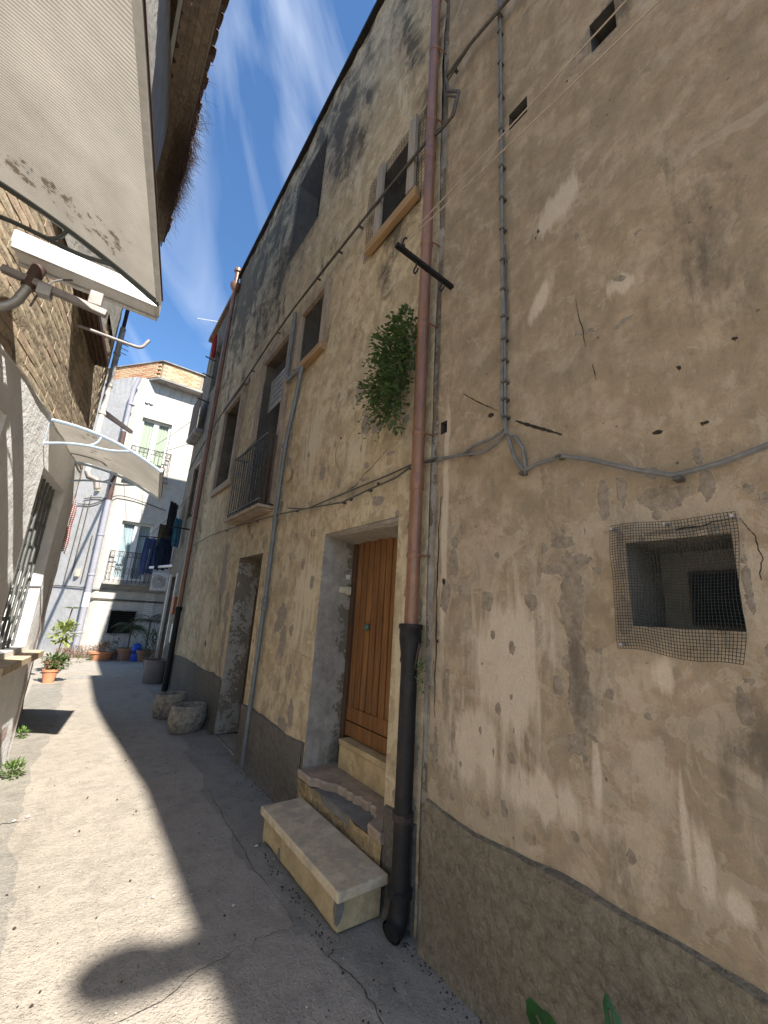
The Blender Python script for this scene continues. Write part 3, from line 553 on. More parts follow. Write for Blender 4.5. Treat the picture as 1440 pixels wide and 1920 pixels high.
# ------------------------------------------------------------------ middle house (yellow plaster with two doors and a balcony)
hB = thing('plaster_house', (1.62, 5.0, 0), 'yellow stained plaster house in the middle with wooden door, balcony and copper drainpipe', 'house', 'old houses along the alley')
door1 = (2.09, 3.12, 0.02, 2.145); door2 = (4.60, 5.45, 0.02, 2.11); balD = (4.56, 5.48, 2.66, 4.98); winB2 = (3.62, 4.20, 4.28, 5.02); winBox = (2.10, 2.66, 4.90, 5.62); winTop = (4.18, 5.12, 6.58, 8.06); win3 = (6.52, 7.46, 3.45, 4.96)
opB = [door1, door2, balD, winB2, winBox, winTop, win3]
ulB = lines(1.80, 8.45, 0.025, sum([list(o[:2]) for o in opB], [])); zlB = lines(-0.15, 8.7, 0.025, sum([list(o[2:]) for o in opB], []))
def fieldsB(U, Z):
    peel = blobs(U, Z, [(3.90, 1.42, 0.10, 0.16, 20), (3.78, 1.22, 0.07, 0.14), (3.42, 0.66, 0.05, 0.14), (3.60, 0.95, 0.02, 0.07), (3.75, 0.85, 0.02, 0.06), (1.93, 1.05, 0.06, 0.20), (1.88, 0.8, 0.05, 0.12), (1.97, 1.65, 0.04, 0.06), (4.5, 1.2, 0.02, 0.1),
        (6.1, 1.9, 0.14, 0.5), (6.0, 1.35, 0.09, 0.15), (5.75, 1.5, 0.10, 0.25), (5.62, 1.0, 0.07, 0.4), (6.4, 1.2, 0.05, 0.12), (2.95, 2.55, 0.03, 0.05), (2.2, 2.62, 0.10, 0.012, 10), (2.55, 2.50, 0.1, 0.012, 8), (2.6, 3.0, 0.10, 0.08, 30), (2.75, 3.35, 0.05, 0.12), (3.28, 2.75, 0.05, 0.07), (2.4, 2.9, 0.08, 0.06), (3.55, 0.55, 0.12, 0.05), (1.92, 0.55, 0.1, 0.06), (2.35, 2.3, 0.08, 0.04)])
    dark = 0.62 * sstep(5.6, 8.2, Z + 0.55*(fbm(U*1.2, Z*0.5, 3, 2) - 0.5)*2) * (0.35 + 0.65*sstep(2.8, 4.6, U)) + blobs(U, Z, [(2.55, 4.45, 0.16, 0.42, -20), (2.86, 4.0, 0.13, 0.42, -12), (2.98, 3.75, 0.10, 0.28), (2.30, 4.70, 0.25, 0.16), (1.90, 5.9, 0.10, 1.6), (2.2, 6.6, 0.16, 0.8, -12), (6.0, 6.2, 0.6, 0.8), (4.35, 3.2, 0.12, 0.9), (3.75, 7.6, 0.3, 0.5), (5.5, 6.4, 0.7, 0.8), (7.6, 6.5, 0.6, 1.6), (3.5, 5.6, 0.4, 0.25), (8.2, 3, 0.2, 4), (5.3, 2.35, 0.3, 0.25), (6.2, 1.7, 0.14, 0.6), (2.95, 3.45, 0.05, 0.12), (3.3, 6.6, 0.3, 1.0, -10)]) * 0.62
    rs_ = np.random.default_rng(5); rb = []
    for _ in range(70):
        u_, z_ = rs_.uniform(1.85, 8.4), rs_.uniform(2.3, 8.4); rb.append((u_, z_, rs_.uniform(0.03, 0.12), rs_.uniform(0.08, 0.35), rs_.uniform(-18, 4)))
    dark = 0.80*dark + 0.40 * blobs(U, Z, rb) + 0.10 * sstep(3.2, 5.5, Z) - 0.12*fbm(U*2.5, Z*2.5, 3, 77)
    dark = dark - 0.34 * blobs(U, Z, [(4.6, 6.9, 0.55, 0.6), (5.3, 7.4, 0.2, 0.4), (3.4, 1.5, 0.8, 1.0), (3.3, 6.0, 0.25, 0.6, -15), (2.5, 6.3, 0.1, 0.6, -14), (3.9, 6.3, 0.2, 0.4, -15)])
    pale = blobs(U, Z, [(3.4, 1.6, 0.35, 0.7), (2.0, 1.3, 0.12, 0.9), (3.2, 6.3, 0.15, 0.8, -14), (2.4, 6.4, 0.10, 0.7, -12), (3.6, 3.2, 0.3, 0.7), (2.7, 2.8, 0.35, 0.3), (6.7, 1.3, 0.4, 0.6)]) * 0.62
    hole = blobs(U, Z, [(6.5, 0.95, 0.03, 0.05), (4.55, 1.15, 0.015, 0.03), (4.4, 1.3, 0.012, 0.05), (3.0, 3.0, 0.010, 0.010), (2.35, 2.42, 0.02, 0.014), (2.72, 2.38, 0.03, 0.012)])
    sm = [(rs_.uniform(1.85, 8.4), rs_.uniform(0.5, 3.6), rs_.uniform(0.012, 0.045), rs_.uniform(0.02, 0.09)) for _ in range(90)]
    peel = np.maximum(peel, blobs(U, Z, sm) * 0.95)
    return dict(peel=peel, pale=pale, dark=np.maximum(dark, 0), hole=hole, wear=0.35 + 0.45*fbm(U*0.8, Z*0.8, 3, 31) + 0.2*sstep(2.4, 1.0, Z))
dispB = lambda U, Z: (fbm(U*0.9, Z*0.9, 3, 15) - 0.5) * 0.06 + (fbm(U*4.5, Z*2.5, 3, 18) - 0.5) * (0.012 + 0.022*sstep(4.2, 6.5, Z))
DISP[hB.name] = dispB
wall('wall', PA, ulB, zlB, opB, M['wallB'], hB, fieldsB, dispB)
def attrs(ob, **kw):
    me = ob.data
    co = np.zeros(len(me.vertices)*3, 'f4'); me.vertices.foreach_get('co', co); co = co.reshape(-1, 3) + np.array(WLOC[ob.name])
    for k, f in kw.items():
        at = me.attributes.new(k, 'FLOAT', 'POINT'); at.data.foreach_set('value', np.clip(f(co), 0, 2).astype('f4'))
rv = reveal('door_reveal', PA, door1, 0.32, M['reveal'], hB, 'lrt', n=40)
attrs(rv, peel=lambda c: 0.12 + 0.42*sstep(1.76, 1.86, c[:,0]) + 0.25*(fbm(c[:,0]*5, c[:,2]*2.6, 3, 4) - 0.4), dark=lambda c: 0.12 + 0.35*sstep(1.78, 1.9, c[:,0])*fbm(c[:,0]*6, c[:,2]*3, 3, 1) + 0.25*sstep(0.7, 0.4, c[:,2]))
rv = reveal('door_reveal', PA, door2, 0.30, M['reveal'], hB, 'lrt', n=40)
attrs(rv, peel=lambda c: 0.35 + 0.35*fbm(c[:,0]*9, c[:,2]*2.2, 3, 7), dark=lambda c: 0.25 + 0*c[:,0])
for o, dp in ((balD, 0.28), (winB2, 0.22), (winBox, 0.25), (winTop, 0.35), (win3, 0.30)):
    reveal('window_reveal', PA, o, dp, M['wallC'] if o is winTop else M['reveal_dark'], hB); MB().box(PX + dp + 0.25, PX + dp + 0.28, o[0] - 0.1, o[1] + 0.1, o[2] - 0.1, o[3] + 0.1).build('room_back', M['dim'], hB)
for y0, y1, z1, s in ((1.82, 2.075, 0.47, 5), (3.13, 4.585, 0.51, 6), (5.46, 8.45, 0.62, 7)): plinth('plinth', y0, y1, z1, 0.022, M['plinthB'], hB, s)
MB().box(2.6, 7.0, 1.76, 8.45, -0.1, 8.68).build('body', M['wallC'], hB)
ed = MB(); ys = lines(1.78, 8.45, 1.6)
for a, b in zip(ys[:-1], ys[1:]): ed.box(1.560, 2.7, a + 0.004, b - 0.004, 8.705, 8.76)
ed.box(1.62, 7.0, 1.75, 8.45, 8.765, 8.83); ed.build('roof_edge', M['iron'], hB)
for pts, w, s in (([(3.09, 3.04), (3.05, 2.8), (2.93, 2.64)], 0.006, 1), ([(2.93, 2.64), (3.1, 2.45), (3.15, 2.2)], 0.004, 2), ([(2.25, 2.66), (2.6, 2.5), (2.95, 2.44)], 0.007, 3), ([(3.45, 2.7), (3.42, 2.3)], 0.003, 4), ([(1.9, 1.5), (2.05, 1.42)], 0.004, 5), ([(3.5, 1.15), (3.13, 1.13)], 0.003, 6)):
    wcrack(hB, pts, w, 0.05, 12, s)

# door 1: leaf of vertical boards, kick boards, knob, lock, threshold, lintel
d1 = MB().box(1.945, 1.975, 2.10, 3.06, 0.56, 2.15).build('door', M['black'], hB)
bw = 0.082; y = 2.13; k = 0
plank = None
while y + bw < 3.055:
    m = MB().box(1.916, 1.946, y + 0.0085, y + bw - 0.0085, 0.785 - random.uniform(0, .008), 2.14 + random.uniform(-.008, .0))
    m.build('plank', M['wood_door'], d1, bevel=0.004); y += bw
for z0, z1 in ((0.565, 0.668), (0.676, 0.778)): MB().box(1.924, 1.946, 2.13, 3.05, z0, z1).build('kick_board', M['wood_door'], d1, bevel=0.003)
MB().box(1.918, 1.946, 2.455, 2.468, 0.57, 0.80).build('split_batten', M['wood_dark'], d1)
MB().box(1.915, 1.975, 3.057, 3.115, 0.36, 2.14).build('door_jamb', M['wood_dark'], hB)
kb = MB().tube([(1.93, 2.79, 1.40), (1.90, 2.79, 1.40)], 0.010, 10); kb.lathe([(0.012, -0.028), (0.024, -0.018), (0.029, 0), (0.024, 0.018), (0.012, 0.028)], (0, 0, 0), 14)
for i in range(len(kb.v) - 70, len(kb.v)): v = kb.v[i]; kb.v[i] = (1.888 + v[2]*0.6, 2.79 + v[0], 1.40 + v[1])
kb.build('door_knob', M['verdigris'], d1, smooth=True)
MB().tube([(1.93, 2.36, 1.30), (1.905, 2.36, 1.30)], 0.014, 10).tube([(1.905, 2.36, 1.30), (1.90, 2.36, 1.262)], 0.006, 6).build('lock', M['iron'], d1)
th = MB().box(1.86, 1.985, 2.10, 3.02, 0.345, 0.515).build('threshold', M['step_side'], hB, bevel=0.01)
MB().box(1.845, 1.985, 2.10, 3.01, 0.518, 0.556).build('threshold_cap', M['step_side'], hB, bevel=0.006)
lt = MB(); ys = lines(2.085, 3.125, 0.05)
for i, y in enumerate(ys):
    e = 2.145 - 0.03*(3.12 - y) + (float(fbm(y*9, 3, 3, 3)) - .5)*0.03
    lt.v += [(1.64, y, 2.24), (1.632, y, e + 0.004), (1.67, y, e - 0.014), (1.95, y, 2.095 + (float(fbm(y*14, 7, 3, 3)) - .5)*0.04), (1.95, y, 2.24)]
lt.f = [(a*5+k, (a+1)*5+k, (a+1)*5+k+1, a*5+k+1) for a in range(len(ys)-1) for k in range(4)]; lt.build('lintel', M['wood_grey'], hB)
# broken doorstep slab and its rubble riser
sl = MB(); top = []; n = 110
for i in range(n + 1):
    y = 2.06 + (3.12 - 2.06) * i / n; e = 1.575 + 0.008*math.sin(y*9)
    w = (y - 2.20) / (2.93 - 2.20)
    if 0 < w < 1: e += 0.17 * (math.sin(math.pi * w ** 0.75) ** 0.7) + (float(fbm(y*16, 2, 3, 9)) - .5)*0.08 + (float(fbm(y*60, 5, 3, 2)) - .5)*0.03
    top.append((e, y))
for e, y in top: sl.v += [(1.97, y, 0.345), (e + 0.006, y, 0.347), (e, y, 0.335), (e + 0.008, y, 0.292), (1.97, y, 0.292)]
sl.f = [(a*5+k, (a+1)*5+k, (a+1)*5+k+1, a*5+k+1) for a in range(n) for k in range(4)] + [(0,1,2,3,4), tuple(n*5 + k for k in range(5))]
sl.build('doorstep', M['slab'], hB)
rs = MB(); ys = lines(2.07, 3.12, 0.025); zs = lines(-0.05, 0.29, 0.025)
for y in ys:
    for z in zs:
        w = (y - 2.3) / 0.6; o = 0.03*math.sin(math.pi*min(1, max(0, w)))*max(0, z)/0.29
        rs.v.append((1.592 + o + (float(fbm(y*9, z*9, 4, 6)) - .5)*0.045, y, z))
nz = len(zs); rs.f = [(a*nz+k, (a+1)*nz+k, (a+1)*nz+k+1, a*nz+k+1) for a in range(len(ys)-1) for k in range(nz-1)]
e0 = len(rs.v); rs.v += [(1.60, 2.07, 0.285), (1.60, 3.12, 0.285), (1.97, 3.12, 0.285), (1.97, 2.07, 0.285)]; rs.f.append((e0, e0+1, e0+2, e0+3)); rs.build('step_riser', M['rubble'], hB, smooth=True)
MB().box(1.605, 1.80, 2.24, 2.90, 0.24, 0.29).build('cement_fill', M['cement'], hB)
# house number painted beside the door, bell and name tag in the reveal
nm = MB(); nm.ribbon([(1.6, 3.385, 2.215), (1.6, 3.382, 2.18), (1.6, 3.380, 2.15)], 0.012, (1,0,0))
nm.ribbon([(1.6, 3.325 + 0.016*math.cos(a), 2.182 + 0.034*math.sin(a)) for a in [i*math.pi/8 for i in range(17)]], 0.010, (1,0,0))
nm.v = [(1.62 - float(dispB(np.array(v[1]), np.array(v[2]))) - 0.003, v[1], v[2]) for v in nm.v]; nm.build('house_number', M['ink'], hB)
MB().box(1.80, 1.86, 3.092, 3.118, 1.665, 1.715).box(1.86, 1.905, 3.085, 3.118, 1.655, 1.72).build('doorbell', M['ivory'], hB, bevel=0.004)
MB().box(1.86, 1.90, 3.112, 3.119, 1.785, 1.825).build('name_tag', M['white_dirty'], hB)
# door 2
d2 = MB().box(1.90, 1.93, 4.60, 5.45, 0.03, 1.70).build('door', M['wood_dark'], hB)
for i in range(7): MB().box(1.886, 1.902, 4.61 + i*0.12, 4.61 + i*0.12 + 0.113, 0.04, 1.66).build('plank', M['wood_dark'], d2, bevel=0.002)
MB().box(1.89, 1.94, 4.60, 5.45, 1.70, 1.74).build('transom', M['wood_dark'], hB); MB().box(1.93, 1.95, 4.6, 5.45, 1.74, 2.11).build('fanlight', M['black'], hB)
for i in range(5): MB().tube([(1.91, 4.70 + i*0.14, 1.74), (1.91, 4.70 + i*0.14, 2.11)], 0.006, 6).build('fanlight_bar', M['rust'], hB)

# timber frames round the openings (boards butted end to end)
def frame(parent, o, w, X0, X1, mat, sides='lrtb', sill=None, nm='window_frame'):
    a, b, c, d = o
    out = []
    if 'l' in sides: out.append((b, b + w, c, d))
    if 'r' in sides: out.append((a - w, a, c, d))
    if 't' in sides: out.append((a - w, b + w, d, d + w))
    if 'b' in sides: out.append((a - w, b + w, c - w, c))
    return [MB().box(X0, X1, q[0] + .001, q[1] - .001, q[2] + .001, q[3] - .001).build('frame_board', mat, parent, bevel=0.004) for q in out]
wB2 = MB().box(1.80, 1.815, 3.63, 4.19, 4.30, 5.0).build('window', M['dim'], hB)
frame(wB2, winB2, 0.085, 1.575, 1.66, M['wood_frame'], 'lrt'); MB().box(1.555, 1.67, 3.52, 4.06, 4.185, 4.275).build('sill', M['wood_sill'], wB2, bevel=0.008)
wBD = MB().box(1.83, 1.85, 4.57, 5.47, 2.67, 4.97).build('balcony_door', M['dim'], hB)
frame(wBD, balD, 0.10, 1.575, 1.66, M['wood_frame'], 'lrt'); MB().box(1.80, 1.828, 4.98, 5.04, 2.68, 4.96).build('mullion', M['wood_dark'], wBD)
w3 = MB().box(1.86, 1.88, 6.53, 7.45, 3.46, 4.95).build('window', M['dim'], hB)
frame(w3, win3, 0.11, 1.57, 1.66, M['wood_frame'], 'lrtb'); MB().box(1.555, 1.60, 6.38, 7.6, 5.085, 5.15).build('frame_board', M['wood_frame'], w3, bevel=0.004)
MB().box(1.70, 1.76, 6.93, 6.99, 3.46, 4.95).build('mullion', M['wood_dark'], w3)
# boarded upper window: two pale uprights, an orange sill board and wire mesh
wX = MB().box(1.80, 1.815, 2.11, 2.65, 4.91, 5.61).build('window', M['dim'], hB)
for y0, y1, z0, z1 in ((2.555, 2.645, 4.84, 5.70), (2.075, 2.165, 4.90, 5.72)): MB().box(1.565, 1.60, y0, y1, z0, z1).build('upright_board', M['wood_grey'], wX, bevel=0.003)
MB().box(1.545, 1.60, 2.01, 2.73, 4.735, 4.835).build('sill_board', M['wood_sill'], wX, bevel=0.005)
def wiremesh(parent, y0, y1, z0, z1, step, r, X, mat, nm='wire_mesh', hexa=False):
    m = MB(); ny = int((y1-y0)/step); nz = int((z1-z0)/step)
    f = lambda y, z: X + 0.012*math.sin(y*7 + z*3)*math.sin(z*5)
    if not hexa:
        for i in range(ny+1): y = y0 + (y1-y0)*i/ny; m.tube([(f(y, z0 + (z1-z0)*j/6), y, z0 + (z1-z0)*j/6) for j in range(7)], r, 3)
        for j in range(nz+1): z = z0 + (z1-z0)*j/nz; m.tube([(f(y0 + (y1-y0)*i/6, z), y0 + (y1-y0)*i/6, z) for i in range(7)], r, 3)
    else:
        for i in range(ny):
            for j in range(nz):
                ya = y0 + step*(i + 0.5*(j % 2)); z = z0 + step*j
                m.tube([(X, ya, z), (X, ya + step*0.5, z + step*0.35)], r, 3, False); m.tube([(X, ya + step*0.5, z + step*0.35), (X, ya + step, z)], r, 3, False); m.tube([(X, ya, z), (X, ya, z - step*0.65)], r, 3, False)
    return m.build(nm, mat, parent)
wiremesh(wX, 1.90, 2.83, 4.74, 5.72, 0.038, 0.0022, 1.606, M['mesh_grey'])
wT = MB().box(1.95, 1.965, 4.2, 5.1, 6.6, 8.04).build('window', M['black'], hB)
wiremesh(wT, 4.15, 5.15, 6.5, 8.0, 0.05, 0.003, 1.60, M['mesh_grey'], hexa=True)
wiremesh(wB2, 3.62, 4.20, 4.28, 5.02, 0.034, 0.002, 1.63, M['mesh_grey'], hexa=True)
# paper notice inside the balcony door
MB().box(1.70, 1.705, 4.86, 5.40, 4.20, 4.70).build('paper_notice', M['white_dirty'], wBD)
for i in range(5): MB().box(1.696, 1.699, 4.92, 5.30 - 0.07*(i % 2), 4.625 - i*0.085, 4.637 - i*0.085).build('notice_line', M['zinc'], wBD)
wiremesh(wBD, 4.50, 5.56, 3.35, 4.72, 0.036, 0.0020, 1.615, M['mesh_grey'], hexa=True)
# balcony
bal = MB().box(1.43, 1.66, 4.44, 5.78, 2.60, 2.635).box(1.47, 1.66, 4.48, 5.74, 2.580, 2.599).build('balcony', M['slab'], hB, bevel=0.006)
for i in range(13): y = 4.50 + i*0.1; MB().tube([(1.455, y, 2.635), (1.455, y, 3.50)], 0.0065, 6).build('baluster', M['railing'], bal)
for x in (1.51, 1.57):
    for y in (4.50, 5.70): MB().tube([(x, y, 2.635), (x, y, 3.50)], 0.0065, 6).build('baluster', M['railing'], bal)
for a, b in (((1.455, 4.48, 3.505), (1.455, 5.72, 3.505)), ((1.455, 4.50, 3.505), (1.64, 4.50, 3.505)), ((1.455, 5.70, 3.505), (1.64, 5.70, 3.505)), ((1.455, 4.48, 2.70), (1.455, 5.72, 2.70))): MB().bar(a, b, 0.026, 0.016).build('rail', M['railing'], bal)
wiremesh(bal, 4.48, 5.74, 2.64, 3.52, 0.045, 0.0018, 1.440, M['mesh'], 'green_netting')
nt = MB()
for k in range(24):
    t = k / 23; nt.tube([(1.45 + 0.17*t, 4.49, 2.64 + 0.0*t), (1.45 + 0.17*t, 4.485, 3.52)], 0.0014, 3)
for k in range(22): nt.tube([(1.45, 4.487, 2.66 + k*0.04), (1.62, 4.487, 2.66 + k*0.04)], 0.0014, 3)
nt.build('side_netting', M['wood_dark'], bal)
MB().tube([(1.60, 4.10, 2.92), (1.615, 4.10, 2.92)], 0.075, 18).build('round_plug', M['step_side'], hB)
# ------------------------------------------------------------------ far right house (dark, with wooden balcony)
hC = thing('plaster_house', (1.64, 9.5, 0), 'narrow dark house beyond the far drainpipe with laundry hung along it', 'house', 'old houses along the alley')
def PC(u, z, off): return (1.64 - off + 0*u, u, z + 0*u)
doorC = (9.55, 10.25, 0.02, 2.05); winC = (9.15, 9.75, 3.3, 4.45); winC2 = (9.3, 9.9, 6.4, 7.6)
wall('wall', PC, lines(8.47, 10.75, 0.05, [*doorC[:2], *winC[:2], *winC2[:2]]), lines(-0.1, 8.35, 0.05, [*doorC[2:], *winC[2:], *winC2[2:]]), [doorC, winC, winC2], M['wallC'], hC,
     lambda U, Z: dict(peel=0.45*fbm(U*3, Z*1.5, 3, 3), dark=0.25 + 0.35*sstep(5.5, 8, Z), pale=0*U, hole=0*U), lambda U, Z: (fbm(U, Z, 3, 25) - 0.5) * 0.05)
for o, dp in ((doorC, 0.2), (winC, 0.18), (winC2, 0.2)): reveal('reveal', PC, o, dp, M['wallC'], hC); MB().box(1.64 + dp, 1.66 + dp, o[0], o[1], o[2], o[3]).build('door' if o is doorC else 'window', M['wood_dark'] if o is doorC else M['dim'], hC)
for y0, y1, z0, z1 in ((9.47, 9.55, 0, 2.1), (10.25, 10.33, 0, 2.1)): MB().box(1.595, 1.66, y0, y1, z0, z1).build('door_frame', M['white_dirty'], hC)
MB().box(1.60, 1.66, 9.08, 9.15, 3.3, 4.45).box(1.60, 1.66, 9.75, 9.82, 3.3, 4.45).box(1.60, 1.66, 9.08, 9.82, 4.451, 4.53).build('window_frame', M['wood_frame'], hC)
MB().box(1.9, 6.0, 8.46, 10.75, -0.1, 8.3).box(1.655, 1.9, 10.65, 10.75, -0.1, 8.3).build('body', M['wallC'], hC)
MB().box(1.55, 6.0, 8.46, 10.8, 8.36, 8.46).build('roof_edge', M['tile'], hC)
balC = MB().box(1.46, 1.65, 9.74, 10.72, 5.37, 5.45).box(1.49, 1.65, 9.77, 10.69, 5.33, 5.369).build('balcony', M['concrete_d'], hC, bevel=0.01)
for i in range(9): MB().box(1.475, 1.49, 9.76 + i*0.105, 9.76 + i*0.105 + 0.098, 5.46, 6.35).build('screen_board', M['wood_dark'], balC)
for z in (6.1, 6.75, 7.2): MB().tube([(1.38, 9.6, z), (1.64, 9.65, z)], 0.014, 6).build('clothes_rod', M['rust'], balC)

# ------------------------------------------------------------------ end house (pale, closing the alley)
hD = thing('pale_house', (1.0, 13.9, 0), 'pale cream house closing the end of the alley with french windows', 'house')
wD1 = (0.60, 1.42, 5.15, 6.98); wD2 = (0.66, 1.47, 2.0, 3.72); wD3 = (0.85, 1.47, 0.57, 1.185); opD = [wD1, wD2, wD3]
fD = lambda U, Z: dict(peel=0.2*fbm(U*2, Z, 3, 3), dark=0.36*sstep(0.9, 0.0, Z) + 0.30*sstep(7.2, 8.2, Z) + 0.2*fbm(U*1.5, Z*0.8, 3, 8) + blobs(U, Z, [(1.55, 1.2, 0.5, 0.4), (1.0, 1.9, 0.6, 0.06)])*0.25, pale=0*U, hole=0*U)
wall('wall', PD, [0.27, 0.30, 0.34] + lines(0.4, 3.6, 0.06, sum([list(o[:2]) for o in opD], [])), lines(-0.1, 8.25, 0.06, sum([list(o[2:]) for o in opD], [])), opD, M['wallD'], hD, fD, lambda U, Z: (fbm(U, Z, 3, 35) - 0.5) * 0.02 - 0.10*sstep(0.45, 0.26, U)**2)
wall('side_wall', PDl, lines(0.0, 3.2, 0.08), lines(-0.1, 8.25, 0.08), [], M['wallDl'], hD, fD, lambda U, Z: (fbm(U, Z, 3, 37) - 0.5) * 0.02 - 0.10*sstep(0.2, 0, U)**2)
for o in opD: reveal('window_reveal', PD, o, 0.16, M['wallD'], hD)
def frenchwin(o, cur, nm):
    a, b, c, d = o; m = (a + b) / 2
    w = MB().box(a, b, DY + 0.20, DY + 0.22, c, d).build('window', cur, hD)
    for q in ((a, a+.06, c, d), (b-.06, b, c, d), (m-.07, m+.07, c, d), (a+.061, m-.071, d-.07, d), (m+.071, b-.061, d-.07, d), (a+.061, m-.071, c, c+.10), (m+.071, b-.061, c, c+.10)):
        MB().box(q[0], q[1], DY + 0.11, DY + 0.155, q[2], q[3]).build('window_frame', M['white_paint'], w)
    for x0, x1 in ((a+.06, m-.07), (m+.07, b-.06)): MB().box(x0, x1, DY + 0.125, DY + 0.13, c+.1, d-.07).build('pane', M['glass'], w)
    cm = MB(); n = 30
    for i in range(n + 1):
        x = a + .03 + (b - a - .06)*i/n; y = DY + 0.175 + 0.012*math.sin(i*1.9); cm.v += [(x, y, c + .02), (x, y, d - .03)]
    cm.f = [(2*i, 2*i+2, 2*i+3, 2*i+1) for i in range(n)]; cm.build('curtain', cur, w)
    return w
W1 = frenchwin(wD1, M['curtain_g'], 'g'); W2 = frenchwin(wD2, M['curtain_b'], 'b')
W3 = MB().box(0.85, 1.47, DY + 0.15, DY + 0.17, 0.57, 1.185).build('window', M['black'], hD)
for q in ((0.82, 0.85, 0.57, 1.185), (1.47, 1.50, 0.57, 1.185), (0.82, 1.50, 0.54, 0.568), (0.82, 1.50, 1.187, 1.215)): MB().box(q[0], q[1], DY - 0.02, DY + 0.06, q[2], q[3]).build('window_frame', M['concrete_d'], W3)
for i in range(9): MB().box(0.86, 1.46, DY + 0.10, DY + 0.115, 0.60 + i*0.065, 0.615 + i*0.065).build('slat', M['iron'], W3)
def railing(o, z, wn, h=0.85, scroll=True):
    a, b = o[0] - 0.12, o[1] + 0.12; r = MB().bar((a, DY - 0.17, z + h), (b, DY - 0.17, z + h), 0.03, 0.015).build('railing', M['rust'], hD)
    MB().bar((a, DY - 0.17, z + 0.05), (b, DY - 0.17, z + 0.05), 0.02, 0.015).build('rail', M['rust'], r); MB().bar((a, DY - 0.17, z + h - .14), (b, DY - 0.17, z + h - .14), 0.02, 0.012).build('rail', M['rust'], r)
    n = 11
    for i in range(n):
        x = a + (b - a)*i/(n - 1); MB().tube([(x, DY - 0.17, z), (x, DY - 0.17, z + h)], 0.008, 6).build('baluster', M['rust'], r)
        if i < n - 1:
            s = MB(); cx = x + (b - a)/(n - 1)/2; s.tube([(cx + 0.03*math.cos(q), DY - 0.17, z + h - 0.07 + 0.055*math.sin(q)) for q in [k*math.pi/5 for k in range(11)]], 0.005, 4)
            s.tube([(cx + 0.026*math.cos(q), DY - 0.17, z + 0.32 + 0.10*math.sin(q)) for q in [k*math.pi/5 for k in range(11)]], 0.005, 4); s.build('scroll', M['rust'], r)
    for x in (a, b): MB().bar((x, DY - 0.17, z + h), (x, DY + 0.02, z + h), 0.02, 0.014).build('rail', M['rust'], r)
    MB().box(a - 0.05, b + 0.05, DY - 0.22, DY + 0.03, z - 0.07, z - 0.005).build('ledge', M['concrete_d'], r)
    return r
railing(wD2, 1.96, W2); railing(wD1, 5.10, W1)
MB().box(0.3, 3.6, DY - 0.035, DY + 0.02, 1.72, 1.775).build('string_course', M['concrete_d'], hD); MB().box(0.3, 3.6, DY - 0.03, DY + 0.02, 1.45, 1.50).build('conduit', M['cable_dark'], hD)
# eave slab with brick parapet: each brick its own piece
EC = [(3.6, 13.55), (0.81, 13.55), (0.81 + DD.x*3.2, 13.55 + DD.y*3.2)]
sl = MB().prism([(3.6, 13.55, 8.22), (0.81, 13.55, 8.22), (EC[2][0], EC[2][1], 8.22), (EC[2][0] + 1.5, EC[2][1] + 1.0, 8.22), (3.6, 15.5, 8.22)], (0, 0, 0.07)); sl.build('eave_slab', M['concrete_d'], hD)
bk = [MB().box(-0.118, 0.118, -0.03, 0.05, -0.028, 0.028).mesh('brick', M[k]) for k in ('brickD', 'brickD2')]
def parapet(p0, p1, zc, rows):
    a, b = Vector((*p0, 0)), Vector((*p1, 0)); d = (b - a); ln = d.length; d.normalize(); ang = math.atan2(d.y, d.x)
    for r in range(rows):
        x = 0.125 + (0.12 if r % 2 else 0)
        while x < ln - 0.1:
            p = a + d*x; inst('brick', random.choice(bk), hD, (p.x, p.y + 0.05, zc + r*0.066 + random.uniform(-.003, .003)), (0, 0, ang + random.uniform(-.015, .015)), (1, 1, 1)); x += 0.248
parapet((0.84, 13.56), (2.05, 13.56), 8.335, 8); parapet((0.80, 13.58), (0.80 + DD.x*2.2, 13.58 + DD.y*2.2), 8.335, 8)
MB().box(0.83, 2.03, 13.585, 13.70, 8.295, 8.83).build('parapet_core', M['mortar'], hD)
pc = MB().prism([(0.83, 13.60, 8.295), (0.80 + DD.x*2.3, 13.61 + DD.y*2.3, 8.295), (0.90 + DD.x*2.3, 13.7 + DD.y*2.3, 8.295), (0.93, 13.69, 8.295)], (0, 0, 0.535)); pc.build('parapet_core', M['mortar'], hD)
MB().box(0.80, 2.06, 13.52, 13.72, 8.835, 8.865).build('coping', M['concrete_d'], hD)
pc = MB().prism([(0.79, 13.52, 8.836), (0.76 + DD.x*2.3, 13.52 + DD.y*2.3, 8.836), (0.93 + DD.x*2.3, 13.7 + DD.y*2.3, 8.836), (0.96, 13.72, 8.836)], (0, 0, 0.03)); pc.build('coping', M['concrete_d'], hD)
MB().box(2.06, 2.24, 13.50, 13.75, 8.29, 8.93).build('parapet_pier', M['concrete_d'], hD)
MB().prism([(0.30, 14.1, 0), (-1.6, 16.5, 0), (4, 17.5, 0), (3.6, 14.1, 0)], (0, 0, 8.2)).build('body', M['wallDl'], hD)
for i in range(14): MB().box(1.62, 1.86, DY - 0.03, DY - 0.005, 1.0 + i*0.055, 1.035 + i*0.055).build('louvre_slat', M['white_dirty'], hD)
fx = MB(); 
for x in (0.62, 0.74): fx.tube([(x, DY + 0.01, 7.50), (x, DY - 0.05, 7.50)], 0.055, 14)
fx.build('vent_cap', M['white_dirty'], hD)

